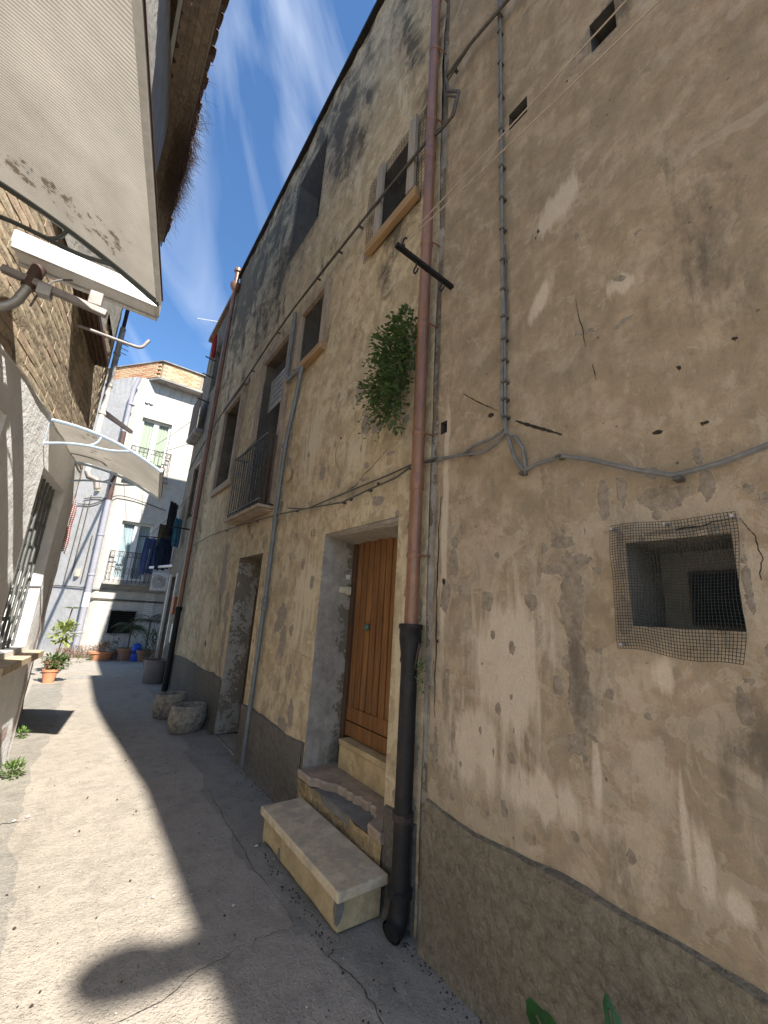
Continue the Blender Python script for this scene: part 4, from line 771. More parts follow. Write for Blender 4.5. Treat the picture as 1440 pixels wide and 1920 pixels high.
# ------------------------------------------------------------------ left house (white plaster below, eroded brick above)
hE = thing('brick_house', (-0.6, 4.0, 0), 'left-hand house of eroded sandy brick above white plaster with barred window', 'house', 'old houses along the alley')
winE = (-1.34, -0.46, 1.06, 2.45); winE2 = (-3.2, -2.22, 1.30, 2.50); opE = [winE, winE2]
fE = lambda U, Z: dict(peel=blobs(U, Z, [(-0.1, 0.9, 0.05, 0.8), (-0.5, 0.3, 0.2, 0.1)]), dark=0.25*sstep(0.5, 0, Z) + 0.1*fbm(U*2, Z*2, 3, 5), pale=0*U, hole=0*U)
def dispE(U, Z): return (fbm(U*1.1, Z*1.1, 2, 45) - 0.5) * 0.018
wall('plaster_wall', lambda u, z, off: PL(u, z, off + 0.025), lines(-7.0, 0.0, 0.05, sum([list(o[:2]) for o in opE], [])), lines(-0.1, 2.80, 0.05, sum([list(o[2:]) for o in opE], [])), opE, M['white'], hE, fE, dispE)
for o in opE: reveal('window_reveal', lambda u, z, off: PL(u, z, off + 0.025), o, 0.28 if o is winE else 0.12, M['white'], hE)
p = [Lp(s, -0.02, 2.80 + 0.02*math.sin(s*9)) for s in np.linspace(-7, 0, 60)]; q = [Lp(s, 0.030, 2.79 + 0.012*math.sin(s*11)) for s in np.linspace(-7, 0, 60)]
led = MB(); led.v = [tuple(v) for v in p + q]; led.f = [(i, i+1, 61+i, 60+i) for i in range(59)]; led.build('plaster_lip', M['white'], hE)
# mortar backing of the brickwork
wall('mortar_bed', lambda u, z, off: PL(u, z, off + 0.000), lines(-7, 0.0, 0.05), lines(2.7, 4.4, 0.04), [], M['mortar'], hE, None, lambda U, Z: (fbm(U*3, Z*9, 3, 9) - 0.5) * 0.012)
wall('return_wall', PL2, lines(0, L2, 0.06), lines(-0.1, 2.6, 0.06), [], M['reveal'], hE, lambda U, Z: dict(peel=0.55*fbm(U*3, Z*3, 3, 3) + 0.2*sstep(0.8, 0.2, Z), dark=0.25*fbm(U*2, Z*2, 3, 5), pale=0*U, hole=0*U), lambda U, Z: (fbm(U*2.5, Z*2.5, 3, 12) - 0.5) * 0.05)
wall('return_bed', lambda u, z, off: PL2(u, z, off - 0.002), lines(0, L2, 0.06), lines(2.6, 8.0, 0.06), [], M['mortar'], hE, None, lambda U, Z: (fbm(U*3, Z*9, 3, 19) - 0.5) * 0.012)
# bricks: a few worn shapes shared by all
def wornbrick(seed, mat):
    rg = np.random.default_rng(seed); m = MB(); nx, ny, nz = 4, 1, 2
    hx, hy, hz = 0.121, 0.03, 0.0295; vs = []
    for i in range(nx + 1):
        for j in range(2):
            for k in range(nz + 1):
                x = -hx + 2*hx*i/nx; y = -hy + 2*hy*j; z = -hz + 2*hz*k/nz
                e = 0.0025 if (i in (0, nx) or k in (0, nz)) and j == 1 else 0
                vs.append((x + rg.uniform(-.005, .005), y - e + (rg.uniform(-.003, .001) if j else 0), z + rg.uniform(-.0035, .0035)))
    I = lambda i, j, k: (i*2 + j)*(nz + 1) + k; fs = []
    for i in range(nx):
        for k in range(nz): fs.append((I(i,1,k), I(i+1,1,k), I(i+1,1,k+1), I(i,1,k+1)))
        fs.append((I(i,0,nz), I(i,1,nz), I(i+1,1,nz), I(i+1,0,nz))); fs.append((I(i,0,0), I(i+1,0,0), I(i+1,1,0), I(i,1,0)))
    for i in (0, nx):
        for k in range(nz): fs.append((I(i,0,k), I(i,1,k), I(i,1,k+1), I(i,0,k+1)))
    m.add(vs, fs); return m
wb_ = [wornbrick(i, None) for i in range(8)]; wb_me = [w.mesh('brick', M['brick_wall2' if i % 4 == 0 else 'brick_wall']) for i, w in enumerate(wb_)]
angL = math.atan2(LD.y, LD.x) + math.pi; rest = MB(); cnt = 0; cand = []
z = 2.84; row = 0
while z < 4.35:
    s = -3.4 + (0.125 if row % 2 else 0) + random.uniform(-.03, .03)
    while s < -0.10:
        w = random.uniform(0.92, 1.06)
        if random.random() > 0.03 and not (z > 3.77 and s < -0.58): cand.append((s, z + 0.006*math.sin(s*3 + row), w))
        s += 0.25 * w
    z += 0.0675; row += 1
cand.sort(key=lambda c: (Lp(c[0], 0, c[1]) - Vector((0, 0, 1.5))).length if c[0] > -2.75 and c[1] < 4.75 else 50 + c[1])
for s, z, w in cand:
    i = random.randrange(8); p = Lp(s, -0.026 + random.uniform(-.002, .002), z); rz = angL - 2*0.06*max(0, -1.6 - s) + random.uniform(-.004, .004)
    if cnt < 300: inst('brick', wb_me[i], hE, p, (0, random.uniform(-.012, .012), rz), (w, 1, 1)); cnt += 1
    else:
        c_, s_ = math.cos(rz), math.sin(rz); rest.add([(p.x + v[0]*w*c_ - v[1]*s_, p.y + v[0]*w*s_ + v[1]*c_, p.z + v[2]) for v in wb_[i].v], wb_[i].f)
ang2 = math.atan2(L2D.y, L2D.x) + math.pi; z = 2.66; row = 0
while z < 7.9:
    s = 0.13 + (0.125 if row % 2 else 0)
    while s < L2 - 0.08:
        i = random.randrange(8); b = C1 + L2D*s + L2N*(-0.026 + random.uniform(-.004, .004)); c_, s_ = math.cos(ang2), math.sin(ang2)
        rest.add([(b.x + v[0]*c_ - v[1]*s_, b.y + v[0]*s_ + v[1]*c_, z + v[2]) for v in wb_[i].v], wb_[i].f); s += 0.255
    z += 0.0675; row += 1
ro = rest.build('brickwork', M['brick_wall'], hE); tag(ro, 'the rest of the eroded bricks', None, None, 'stuff')
# upper plaster of the left house, end wall, body
wall('upper_wall', lambda u, z, off: PL(u, z, off + 0.02), lines(-7, 0.02, 0.08), lines(3.84, 7.95, 0.08), [(-0.56, 0.03, 3.83, 4.40)], M['wallD'], hE, lambda U, Z: dict(peel=0.3*fbm(U*2, Z*2, 3, 6), dark=0*U, pale=0*U, hole=0*U), lambda U, Z: (fbm(U, Z, 3, 65) - 0.5) * 0.02)
MB().prism([(C2.x - .005, C2.y, -0.1), (C2.x - 4, C2.y + 0.3, -0.1), (-5, -2, -0.1), tuple(Lp(-7, -0.35, -0.1)), tuple(Lp(-0.05, -0.35, -0.1)), (C1.x - .3, C1.y, -.1)], (0, 0, 8.0)).build('body', M['mortar'], hE)
MB().box(C2.x - 0.6, C2.x - 0.004, C2.y - 0.28, C2.y - 0.001, -0.1, 7.9).build('corner_pier', M['mortar'], hE)
# eave: boarded soffit, fascia pieces, roof tiles one by one
EV = 7.92
for i in range(6): MB().box(-0.456 + i*0.078, -0.456 + i*0.078 + 0.075, 2.9, 7.68, EV, EV + 0.03).build('soffit_board', M['wood_frame'] if i % 2 else M['slab'], hE)
MB().box(0.012, 0.035, 2.9, 7.70, EV - 0.01, EV + 0.09).build('fascia', M['wood_grey'], hE)
MB().box(-0.43, -0.35, 2.9, 5.0, EV - 0.20, EV - 0.06).build('timber_beam', M['wood_dark'], hE); MB().box(-0.345, -0.305, 2.9, 5.6, EV - 0.08, EV - 0.01).build('white_board', M['white_paint'], hE)
tl = MB(); seg = 9
for j in (0, 1):
    for k in range(seg): a = math.pi*k/(seg-1); tl.v.append((0.40*j - 0.05*0, 0.085*math.cos(a)*(1 - 0.12*j), 0.075*math.sin(a)))
    for k in range(seg): a = math.pi*k/(seg-1); tl.v.append((0.40*j, 0.070*math.cos(a)*(1 - 0.12*j), 0.060*math.sin(a)))
n2 = 2*seg
tl.f = [(k, k+1, n2+k+1, n2+k) for k in range(seg-1)] + [(seg+k, n2+seg+k, n2+seg+k+1, seg+k+1) for k in range(seg-1)] + [(k, seg+k, seg+k+1, k+1) for k in range(seg-1)] + [(n2+k, n2+k+1, n2+seg+k+1, n2+seg+k) for k in range(seg-1)]
tme = tl.mesh('roof_tile', M['tile'], True); y = 2.9; k = 0
while y < 7.7:
    inst('roof_tile', tme, hE, (0.085 + random.uniform(-.02, .02), y, EV + 0.135 + random.uniform(-.008, .008)), (0, R(-12) , math.pi + random.uniform(-.06, .06)), (1, 1, 1))
    inst('roof_tile', tme, hE, (0.055 + random.uniform(-.015, .015), y + 0.088, EV + 0.13), (math.pi, R(12), math.pi + random.uniform(-.05, .05)), (1, 1, 0.8)); y += 0.178
MB().prism([tuple(Lp(-7, -0.1, EV + 0.1)), (-0.62, 2.9, EV + 0.12), (-0.30, 2.9, EV + 0.2), (-0.30, 7.7, EV + 0.2), (-4, 7.7, EV + 1.2), (-5, -2, EV + 1.2)], (0, 0, 0.05)).build('roof_slope', M['tile'], hE)
# barred window of the left house
gw = MB().obox(Lp(-0.9, -0.235, 1.755), LD*0.44, LN*0.01, (0, 0, 0.695)).build('window', M['white_dirty'], hE)
for i in range(7): s = -1.28 + i*0.127; MB().tube([Lp(s, -0.05, 1.06), Lp(s, -0.05, 2.45)], 0.010, 7).build('window_bar', M['zinc'], gw)
for i in range(7): z = 1.10 + i*0.20; MB().bar(Lp(-1.34, -0.055, z), Lp(-0.46, -0.055, z), 0.032, 0.010, LN).build('cross_bar', M['zinc'], gw)
for s in (-1.34, -0.9, -0.46): MB().obox(Lp(s, -0.20, 1.755), LD*0.03, LN*0.02, (0, 0, 0.69)).build('window_frame', M['white_paint'], gw)
sill = MB().obox(Lp(-0.90, 0.0, 0.985), LD*0.60, LN*0.14, (0, 0, 0.028)).build('sill', M['travertine'], gw, bevel=0.006)
MB().obox(Lp(-2.7, -0.10, 1.9), LD*0.5, LN*0.008, (0, 0, 0.6)).build('window', M['wood_grey'], hE)
# dark timber ledge above the brickwork
lg = MB().obox(Lp(-1.15, 0.0, 3.82), LD*0.60, LN*0.125, (0, 0, 0.035)).build('ledge', M['brown_metal'], hE, bevel=0.006)
for i in range(3): MB().obox(Lp(-1.15, 0.025 + i*0.035, 3.775), LD*0.59, LN*0.014, (0, 0, 0.010)).build('ledge_board', M['wood_dark'], lg)
# ------------------------------------------------------------------ drainpipes
PXp = 1.545
dp = thing('drainpipe', (PXp, 1.84, 0), 'coppery brown drainpipe with black cast-iron foot beside the wooden door', 'drainpipe', 'copper drainpipes')
MB().tube([(PXp, 1.84, 1.43), (PXp, 1.84, 5.35), (PXp, 1.85, 8.65)], 0.040, 18).build('copper_pipe', M['copper'], dp, smooth=True)
for z in (1.85, 2.62, 3.42, 4.10, 5.30, 6.10, 6.75, 7.6): MB().lathe([(0.040, -0.020), (0.045, -0.012), (0.045, 0.012), (0.040, 0.020)], (PXp, 1.84, z), 18).tube([(PXp, 1.80, z - 0.0), (1.63, 1.79, z)], 0.006, 6).build('pipe_clip', M['copper'], dp, smooth=True)
for z in (2.30, 4.95): MB().lathe([(0.041, -0.05), (0.044, -0.045), (0.044, 0.045), (0.041, 0.05)], (PXp, 1.84, z), 18).build('pipe_sleeve', M['copper'], dp, smooth=True)
MB().lathe([(0.046, 0.08), (0.046, 1.26), (0.050, 1.30), (0.062, 1.38), (0.062, 1.43), (0.068, 1.435), (0.068, 1.46), (0.052, 1.462)], (PXp, 1.84, 0), 18).build('iron_pipe', M['iron'], dp, smooth=True)
for z in (0.52,): MB().lathe([(0.046, -0.02), (0.054, -0.018), (0.054, 0.018), (0.046, 0.02)], (PXp, 1.84, z), 18).obox((PXp - 0.02, 1.795, z), (0.012, 0, 0), (0, 0.02, 0), (0, 0, 0.014)).build('pipe_collar', M['rust'], dp)
MB().tube([(PXp, 1.80, 1.22), (PXp - 0.005, 1.775, 1.28), (PXp + 0.01, 1.775, 1.36), (PXp + 0.04, 1.79, 1.37)], 0.006, 6).tube([(PXp - 0.0, 1.885, 1.22), (PXp - 0.005, 1.91, 1.26), (PXp, 1.905, 1.32), (PXp, 1.885, 1.34)], 0.006, 6).build('iron_ring', M['rust'], dp)
MB().tube([(PXp, 1.885, 1.98), (PXp - .005, 1.90, 2.03), (PXp, 1.895, 2.07), (PXp, 1.88, 2.09)], 0.004, 6).build('hook', M['rust'], dp)
el = MB().tube([(PXp, 1.84, 0.30), (PXp, 1.84, 0.14), (PXp - 0.006, 1.838, 0.095), (PXp - 0.025, 1.832, 0.068), (PXp - 0.058, 1.824, 0.058)], [0.047, 0.050, 0.053, 0.053, 0.052], 18, caps=False); el.build('outlet_elbow', M['iron'], dp, smooth=True)
MB().lathe([(0.047, 0), (0.062, 0.008), (0.062, 0.035), (0.047, 0.043)], (PXp, 1.84, 0.175), 18).build('pipe_collar', M['iron'], dp)
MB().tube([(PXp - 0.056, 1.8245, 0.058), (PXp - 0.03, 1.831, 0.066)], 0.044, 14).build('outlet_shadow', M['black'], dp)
d2p = thing('drainpipe', (1.54, 8.40, 0), 'coppery drainpipe at the far corner of the yellow house, cowl at top', 'drainpipe', 'copper drainpipes')
MB().tube([(1.54, 8.40, 1.42), (1.54, 8.40, 8.30)], 0.045, 12).build('copper_pipe', M['copper'], d2p, smooth=True)
for z in (2.45, 3.1, 4.0, 4.9, 5.8, 6.7, 7.6): MB().lathe([(0.045, -0.02), (0.053, -0.012), (0.053, 0.012), (0.045, 0.02)], (1.54, 8.40, z), 12).build('pipe_clip', M['copper'], d2p)
MB().lathe([(0.05, 0.0), (0.05, 1.34), (0.064, 1.38), (0.064, 1.43), (0.05, 1.432)], (1.54, 8.40, 0), 12).build('iron_pipe', M['iron'], d2p, smooth=True)
MB().lathe([(0.045, 0), (0.11, 0.12), (0.11, 0.20), (0.05, 0.21), (0.05, 0.52), (0.08, 0.53), (0.08, 0.60), (0.03, 0.62)], (1.54, 8.40, 8.28), 12).build('cowl', M['copper'], d2p, smooth=True)
gp = thing('water_pipe', (1.585, 4.25, 0), 'thin zinc-grey pipe running down from the framed window to the ground', 'pipe')
MB().tube([(1.585, 4.30, -0.02), (1.585, 4.29, 0.6), (1.585, 4.25, 1.6), (1.58, 4.245, 2.5), (1.58, 4.22, 3.3), (1.575, 4.0, 4.12), (1.575, 3.98, 4.20)], 0.024, 10).build('pipe', M['zinc'], gp, smooth=True)
MB().tube([(1.575, 3.98, 4.19), (1.575, 4.42, 4.22), (1.575, 4.46, 4.30), (1.575, 4.44, 5.20)], 0.024, 10).build('pipe_branch', M['zinc'], gp, smooth=True)
for z in (1.50, 1.58, 2.42, 3.3): MB().lathe([(0.022, -0.03), (0.033, -0.022), (0.033, 0.022), (0.022, 0.03)], (1.585, 4.25, z), 10).build('pipe_union', M['zinc'], gp)
lp_ = thing('drainpipe', (0.22, 13.78, 0), 'lilac-grey drainpipe with white band at the corner of the pale end house', 'drainpipe')
MB().tube([(0.23, 13.76, 0.0), (0.22, 13.76, 4.2)], 0.075, 12).build('pipe', M['lilac'], lp_, smooth=True)
MB().tube([(0.22, 13.76, 4.2), (0.20, 13.76, 6.3)], 0.070, 12).build('brown_section', M['brown_metal'], lp_, smooth=True)
MB().tube([(0.20, 13.76, 6.3), (0.20, 13.76, 7.7), (0.28, 13.70, 8.1)], 0.062, 12).build('pipe', M['lilac'], lp_, smooth=True)
MB().tube([(0.228, 13.76, 1.25), (0.228, 13.76, 1.62)], 0.080, 12).build('white_band', M['white_paint'], lp_)
for z in (0.6, 2.1, 3.2, 7.2): MB().lathe([(0.075, -.03), (0.088, -.02), (0.088, .02), (0.075, .03)], (0.225, 13.76, z), 12).build('pipe_clip', M['lilac'], lp_)
wp = thing('drainpipe', (C2.x + 0.06, C2.y + 0.02, 0), 'cream drainpipe at the far corner of the left-hand brick house', 'drainpipe')
MB().tube([(C2.x + 0.07, C2.y, 3.4), (C2.x + 0.07, C2.y, 6.0)], 0.045, 10).build('pipe', M['white_dirty'], wp, smooth=True)
MB().tube([(C2.x + 0.07, C2.y, 6.0), (C2.x + 0.07, C2.y, 7.8)], 0.030, 10).build('pipe', M['brown_metal'], wp, smooth=True)
MB().tube([(C2.x + 0.07, C2.y, 3.4), (C2.x + 0.10, C2.y - .02, 3.32), (C2.x + 0.20, C2.y - .02, 3.30), (C2.x + 0.24, C2.y - .02, 3.15)], 0.045, 10).build('elbow', M['steel_dull'], wp, smooth=True)
for z in (4.4, 4.9, 5.5): MB().lathe([(0.045, -.03), (0.055, -.02), (0.055, .02), (0.045, .03)], (C2.x + 0.07, C2.y, z), 10).build('pipe_clip', M['white_dirty'], wp)

# ------------------------------------------------------------------ cables
def wy(pts, off=0.02, sag=0.0, n=6):   # (y,z) points on the right-hand facades -> 3d polyline following the wall
    out = []
    for (y0, z0), (y1, z1) in zip(pts[:-1], pts[1:]):
        for i in range(n):
            t = i/n; out.append((PX - off, y0 + (y1-y0)*t, z0 + (z1-z0)*t - sag*4*t*(1-t)))
    out.append((PX - off, pts[-1][0], pts[-1][1])); return out
def smooth3(pts, it=2):
    pts = [Vector(p) for p in pts]
    for _ in range(it):
        q = [pts[0]]
        for a, b in zip(pts[:-1], pts[1:]): q += [a*0.75 + b*0.25, a*0.25 + b*0.75]
        q.append(pts[-1]); pts = q
    return pts
def cable(name, runs, mat, label, r=0.006, clips=(), cmat=None, grp='cables on the walls'):
    t = thing(name, (runs[0][0][0], runs[0][0][1], runs[0][0][2]), label, 'cable', grp)
    for k, pts in enumerate(runs): MB().tube(smooth3(pts), r if not isinstance(r, list) else r[k], 7).build('strand', mat if not isinstance(mat, list) else mat[k], t, smooth=True)
    for p in clips: MB().box(p[0] - 0.014, p[0] + 0.03, p[1] - 0.012, p[1] + 0.012, p[2] - 0.006, p[2] + 0.006).build('clip', cmat or M['cable_dark'], t)
    return t
cable('cable_bundle', [wy([(1.20, 8.75), (1.20, 6.6), (1.21, 4.72), (1.215, 3.85), (1.222, 3.11), (1.235, 2.54), (1.205, 2.42)], 0.032), wy([(1.222, 8.75), (1.222, 6.6), (1.226, 4.72), (1.226, 3.85), (1.212, 3.1), (1.215, 2.54), (1.215, 2.44)], 0.028), wy([(1.20, 3.6), (1.198, 3.2), (1.215, 2.9), (1.225, 2.55)], 0.025)],
      [M['cable'], M['cable'], M['cable_dark']], 'pale grey cable bundle running straight up the brown wall', [0.0085, 0.007, 0.005], [(PX - 0.03, 1.215, z) for z in (2.52, 2.62, 2.72, 2.85, 2.98, 3.12, 3.3, 3.5, 3.72, 3.95, 4.2, 4.5, 4.8, 5.1, 5.4, 5.8, 6.3, 6.9, 7.5, 8.1)])
cable('cable', [wy([(-4.0, 2.62), (-1.6, 2.36), (-0.5, 2.20), (0.15, 2.10), (0.27, 2.062), (0.37, 2.04), (0.51, 2.028), (0.63, 2.08), (0.80, 2.17), (0.92, 2.22), (1.05, 2.215), (1.115, 2.20), (1.16, 2.27), (1.20, 2.40)], 0.03), wy([(1.205, 2.42), (1.165, 2.40), (1.12, 2.32), (1.105, 2.20), (1.118, 2.185)], 0.025)], M['cable'], 'grey cable drooping across the brown wall towards the wire-covered window', [0.0095, 0.008], [(PX - 0.03, 0.50, 2.015), (PX - 0.03, 0.93, 2.22), (PX - 0.03, 1.12, 2.19)])
cable('cable', [wy([(1.21, 2.44), (1.27, 2.385), (1.36, 2.365), (1.46, 2.385), (1.70, 2.43), (1.93, 2.455)], 0.035), wy([(1.225, 2.45), (1.30, 2.43), (1.44, 2.425), (1.50, 2.40), (1.72, 2.42)], 0.03)], M['cable'], 'grey looped cable ends between the cable bundle and the copper drainpipe', [0.007, 0.008], [(PX - 0.03, 1.46, 2.39)])
cable('cable', [wy([(1.70, 2.43), (1.93, 2.44), (2.10, 2.40), (2.43, 2.385), (2.8, 2.36), (3.2, 2.40), (3.74, 2.45), (4.30, 2.49), (5.5, 2.55), (7.06, 2.60), (8.4, 2.55)], 0.075 if False else 0.045), wy([(1.72, 2.42), (1.95, 2.46), (2.2, 2.45), (2.9, 2.44), (3.5, 2.43), (3.95, 2.52)], 0.03)], [M['cable_dark'], M['cable_dark']], 'twin dark cables sagging across the yellow house above its doors', [0.007, 0.006], [(PX - 0.03, y, z) for y, z in ((1.97, 2.44), (2.43, 2.385), (2.8, 2.36), (3.74, 2.45), (4.9, 2.52), (6.2, 2.57))])
cable('cable', [wy([(-4.0, 5.0), (-1.5, 5.15), (0.75, 5.40), (1.05, 5.49), (1.44, 5.59), (1.70, 5.60), (1.66, 5.40), (1.55, 5.25), (1.60, 5.08), (1.74, 5.09), (1.90, 5.17), (2.75, 5.22), (3.6, 5.26), (4.45, 5.27), (5.3, 5.22), (6.22, 5.10), (7.39, 5.02), (8.4, 4.9), (10.1, 4.5)], 0.07), wy([(-4.0, 5.02), (-1.5, 5.17), (0.75, 5.42), (1.05, 5.51), (1.44, 5.61), (1.72, 5.55), (1.70, 5.42), (1.585, 5.25), (1.64, 5.10), (1.90, 5.19), (2.75, 5.235), (4.45, 5.285)], 0.06)], [M['cable_dark'], M['cable_dark']], 'old dark cable running high along both right-hand houses under the upper windows', [0.012, 0.008], [(PX - 0.05, y, z) for y, z in ((1.2, 5.53), (1.62, 5.60), (2.3, 5.20), (2.9, 5.22), (3.3, 5.24), (3.8, 5.26), (5.0, 5.24), (6.0, 5.12))])
# clothesline bracket with hooks and its two cords
br = thing('clothesline_bracket', (1.62, 1.64, 3.63), 'black iron clothesline arm projecting from the wall across the copper drainpipe', 'bracket')
MB().bar((1.14, 1.64, 3.655), (1.63, 1.64, 3.628), 0.030, 0.022).build('arm', M['iron'], br)
def hook(x, z, up):
    s = 1 if up else -1
    return [(x, 1.64, z), (x, 1.64, z + s*0.03)] + [(x + 0.0*k, 1.64 + 0.022*math.sin(k*0.9), z + s*(0.055 - 0.024*math.cos(k*0.9))) for k in range(6)]
for x, u in ((1.20, True), (1.30, False), (1.52, False)): MB().tube(hook(x, 3.665 if u else 3.63, u), 0.0055, 6).build('hook', M['iron'], br)
for dz, lab, y1, z1 in ((0.0, 'upper beige cord stretched from the iron arm past the top right corner', -1.6, 3.80), (-0.03, 'lower beige cord stretched from the iron arm past the top right corner', -1.6, 3.58)):
    p0, p1 = Vector((1.205, 1.62, 3.74 + dz)), Vector((1.205 if dz == 0 else 1.28, y1, z1))
    tag(MB().tube([p0.lerp(p1, i/12) - Vector((0, 0, 0.03*4*(i/12)*(1 - i/12))) for i in range(13)], 0.0035, 5).build('clothesline', M['rope'], None), lab, 'clothesline', 'clotheslines')

# ------------------------------------------------------------------ loose stone step
st = thing('stone_step', (1.43, 2.47, 0), 'loose yellowed stone step block in front of the wooden door', 'step')
sb = MB(); ys = lines(2.005, 2.955, 0.05); prof = [(1.305, 0.012), (1.298, 0.03), (1.295, 0.165), (1.56, 0.165), (1.56, 0.012)]
for i, y in enumerate(ys):
    for k, (x, z) in enumerate(prof): sb.v.append((x + (float(fbm(y*7, k*3.1, 3, 4)) - .5)*0.012, y, z + (float(gz(x, y)) if k in (0, 4) else 0) + (float(fbm(y*12, k, 3, 8)) - .5)*(0.02 if k in (0, 4) else 0.0)))
m_ = len(prof); sb.f = [(a*m_+k, (a+1)*m_+k, (a+1)*m_+(k+1) % m_, a*m_+(k+1) % m_) for a in range(len(ys)-1) for k in range(m_)] + [tuple(range(m_)), tuple((len(ys)-1)*m_ + k for k in range(m_))]
sb.build('block', M['step_side'], st, bevel=0.008)
MB().box(1.262, 1.562, 1.955, 2.985, 0.166, 0.214).build('tread', M['travertine'], st, bevel=0.008)
MB().prism([(1.2905, 2.004, 0.145), (1.2905, 2.03, 0.15), (1.2905, 2.035, 0.10), (1.2905, 2.015, 0.05), (1.2905, 2.004, 0.07)], (0.004, 0, 0)).prism([(1.292, 2.002, 0.145), (1.325, 2.002, 0.152), (1.33, 2.002, 0.11), (1.31, 2.002, 0.06), (1.292, 2.002, 0.05)], (0, -0.004, 0)).build('chipped_corner', M['cement'], st)
MB().prism([(1.2895, 2.68, 0.03), (1.2895, 2.72, 0.03), (1.2895, 2.71, 0.075), (1.2895, 2.695, 0.085)], (0.004, 0, 0)).build('chip', M['cement'], st)
MB().box(1.33, 1.52, 2.03, 2.93, -0.02, 0.03).build('bedding', M['debris'], st)

# ------------------------------------------------------------------ pots
def stonepot(loc, w, h, rz, lab):
    t = thing('stone_planter', loc, lab, 'planter', 'stone planters by the wall')
    prof = [(0.70, 0.0), (0.86, 0.02), (0.97, 0.12*h/0.3), (1.0, 0.45*h), (0.97, 0.78*h), (0.90, 0.95*h), (0.86, h), (0.74, h*1.0), (0.70, h*0.93), (0.68, h*0.7)]
    m = MB(); m.lathe([(r*w, z) for r, z in prof], (0, 0, 0), 28, 1.0, 0.72, 0.012); c, s = math.cos(rz), math.sin(rz)
    fl = lambda v: (loc[0] + v[0]*c - v[1]*s, loc[1] + v[0]*s + v[1]*c, loc[2] + v[2])
    m.v = [fl(v) for v in m.v]; m.build('bowl', M['stonepot'], t, smooth=True)
    r2 = MB()
    for rad, tu in ((0.052, 0.012), (0.026, 0.011)):
        r2.tube([fl((rad*math.cos(a) + 0.02, -0.735*w - 0.0, 0.55*h + rad*math.sin(a))) for a in [k*math.pi/8 for k in range(17)]], tu, 6, False)
    r2.build('carved_roundel', M['stonepot'], t, smooth=True)
    so = MB(); so.lathe([(0.01, h*0.80), (0.70*w, h*0.80)], (0, 0, 0), 20, 1, 0.72); so.v = [fl(v) for v in so.v]; so.build('soil', M['soil'], t); return t
stonepot((1.30, 6.55, 0.0), 0.215, 0.30, R(8), 'rounded stone planter with rim, the farther of two by the wall')
stonepot((1.37, 5.78, 0.0), 0.235, 0.30, R(20), 'rounded stone planter with carved roundel, the nearer of two by the wall')
def leafblade(m, p, d, up, L, W, fold=0.25, droop=0.3):
    p, d, up = Vector(p), Vector(d).normalized(), Vector(up); s = d.cross(up)
    if s.length < 1e-3: s = d.cross(Vector((1, 0, 0)))
    s.normalize(); u = s.cross(d).normalized()
    a = p + d*L*0.5 - u*droop*L*0.12; tip = p + d*L - u*droop*L*0.4
    m.add([p, a + s*W*0.5 + u*fold*W*0.5, tip, a - s*W*0.5 + u*fold*W*0.5, a], [(0, 1, 4), (1, 2, 4), (2, 3, 4), (3, 0, 4)])
def rv3(): 
    v = Vector((random.gauss(0, 1), random.gauss(0, 1), random.gauss(0, 1))); return v.normalized()
def bush(m, c, rad, n, L, W, bias=(0, 0, 0.3)):
    c = Vector(c)
    for _ in range(n):
        d = rv3(); r = random.random() ** 0.5; p = c + Vector((d.x*rad[0], d.y*rad[1], d.z*rad[2]))*r
        leafblade(m, p, d + Vector(bias) + rv3()*0.5, (0, 0, 1), L*random.uniform(0.6, 1.25), W*random.uniform(0.7, 1.2))
def pot(name, loc, r, h, mat, lab, cat='flower pot', rim=True, grp='flower pots', sx=1, sy=1):
    t = thing(name, loc, lab, cat, grp)
    prof = [(r*0.72, 0), (r*0.97, h*0.82), (r*1.08, h*0.82), (r*1.10, h), (r*0.98, h), (r*0.95, h*0.9)] if rim else [(r*0.88, 0), (r*0.92, 0.01), (r, h*0.97), (r*1.03, h*0.975), (r*1.03, h), (r*0.95, h), (r*0.93, h*0.93)]
    MB().lathe(prof, loc, 26, sx, sy).build('pot', mat, t, smooth=True); MB().lathe([(0.005, h*0.89), (r*0.94, h*0.89)], loc, 18, sx, sy).build('soil', M['soil'], t); return t
rp_ = pot('flower_pot', (-0.12, 9.72, 0), 0.115, 0.23, M['terracotta'], 'terracotta pot with leafy plant in the sun by the left wall')
m = MB(); bush(m, (-0.08, 9.72, 0.36), (0.20, 0.16, 0.13), 260, 0.07, 0.04); bush(m, (0.02, 9.70, 0.33), (0.13, 0.12, 0.10), 120, 0.07, 0.04); m.build('foliage', M['leaf_mid'], rp_)
for i in range(5): MB().tube([(-0.12, 9.72, 0.2), (-0.12 + random.uniform(-.12, .14), 9.72 + random.uniform(-.1, .1), 0.42)], 0.004, 5).build('stem', M['stem'], rp_)
tp = pot('flower_pot', (-0.12, 10.7, 0), 0.14, 0.26, M['terracotta_d'], 'brown pot with tall variegated plant behind the sunlit terracotta pot')
MB().tube([(-0.10, 10.7, 0.2), (-0.06, 10.7, 0.7), (-0.02, 10.7, 1.25)], 0.012, 6).build('stem', M['stem'], tp)
m = MB(); bush(m, (-0.06, 10.7, 0.78), (0.22, 0.2, 0.20), 130, 0.13, 0.085); m.build('foliage', M['leaf_var'], tp)
m = MB()
for k in range(12): a = k*0.52; leafblade(m, (-0.02, 10.7, 1.25 + 0.01*(k % 3)), (math.cos(a), math.sin(a), 0.25), (0, 0, 1), 0.17, 0.07)
m.build('top_leaves', M['leaf_mid'], tp)
gp_ = pot('flower_pot', (1.47, 9.28, 0), 0.20, 0.42, M['potgrey'], 'tall grey plastic pot with dry stalks against the dark house', rim=False)
m = MB()
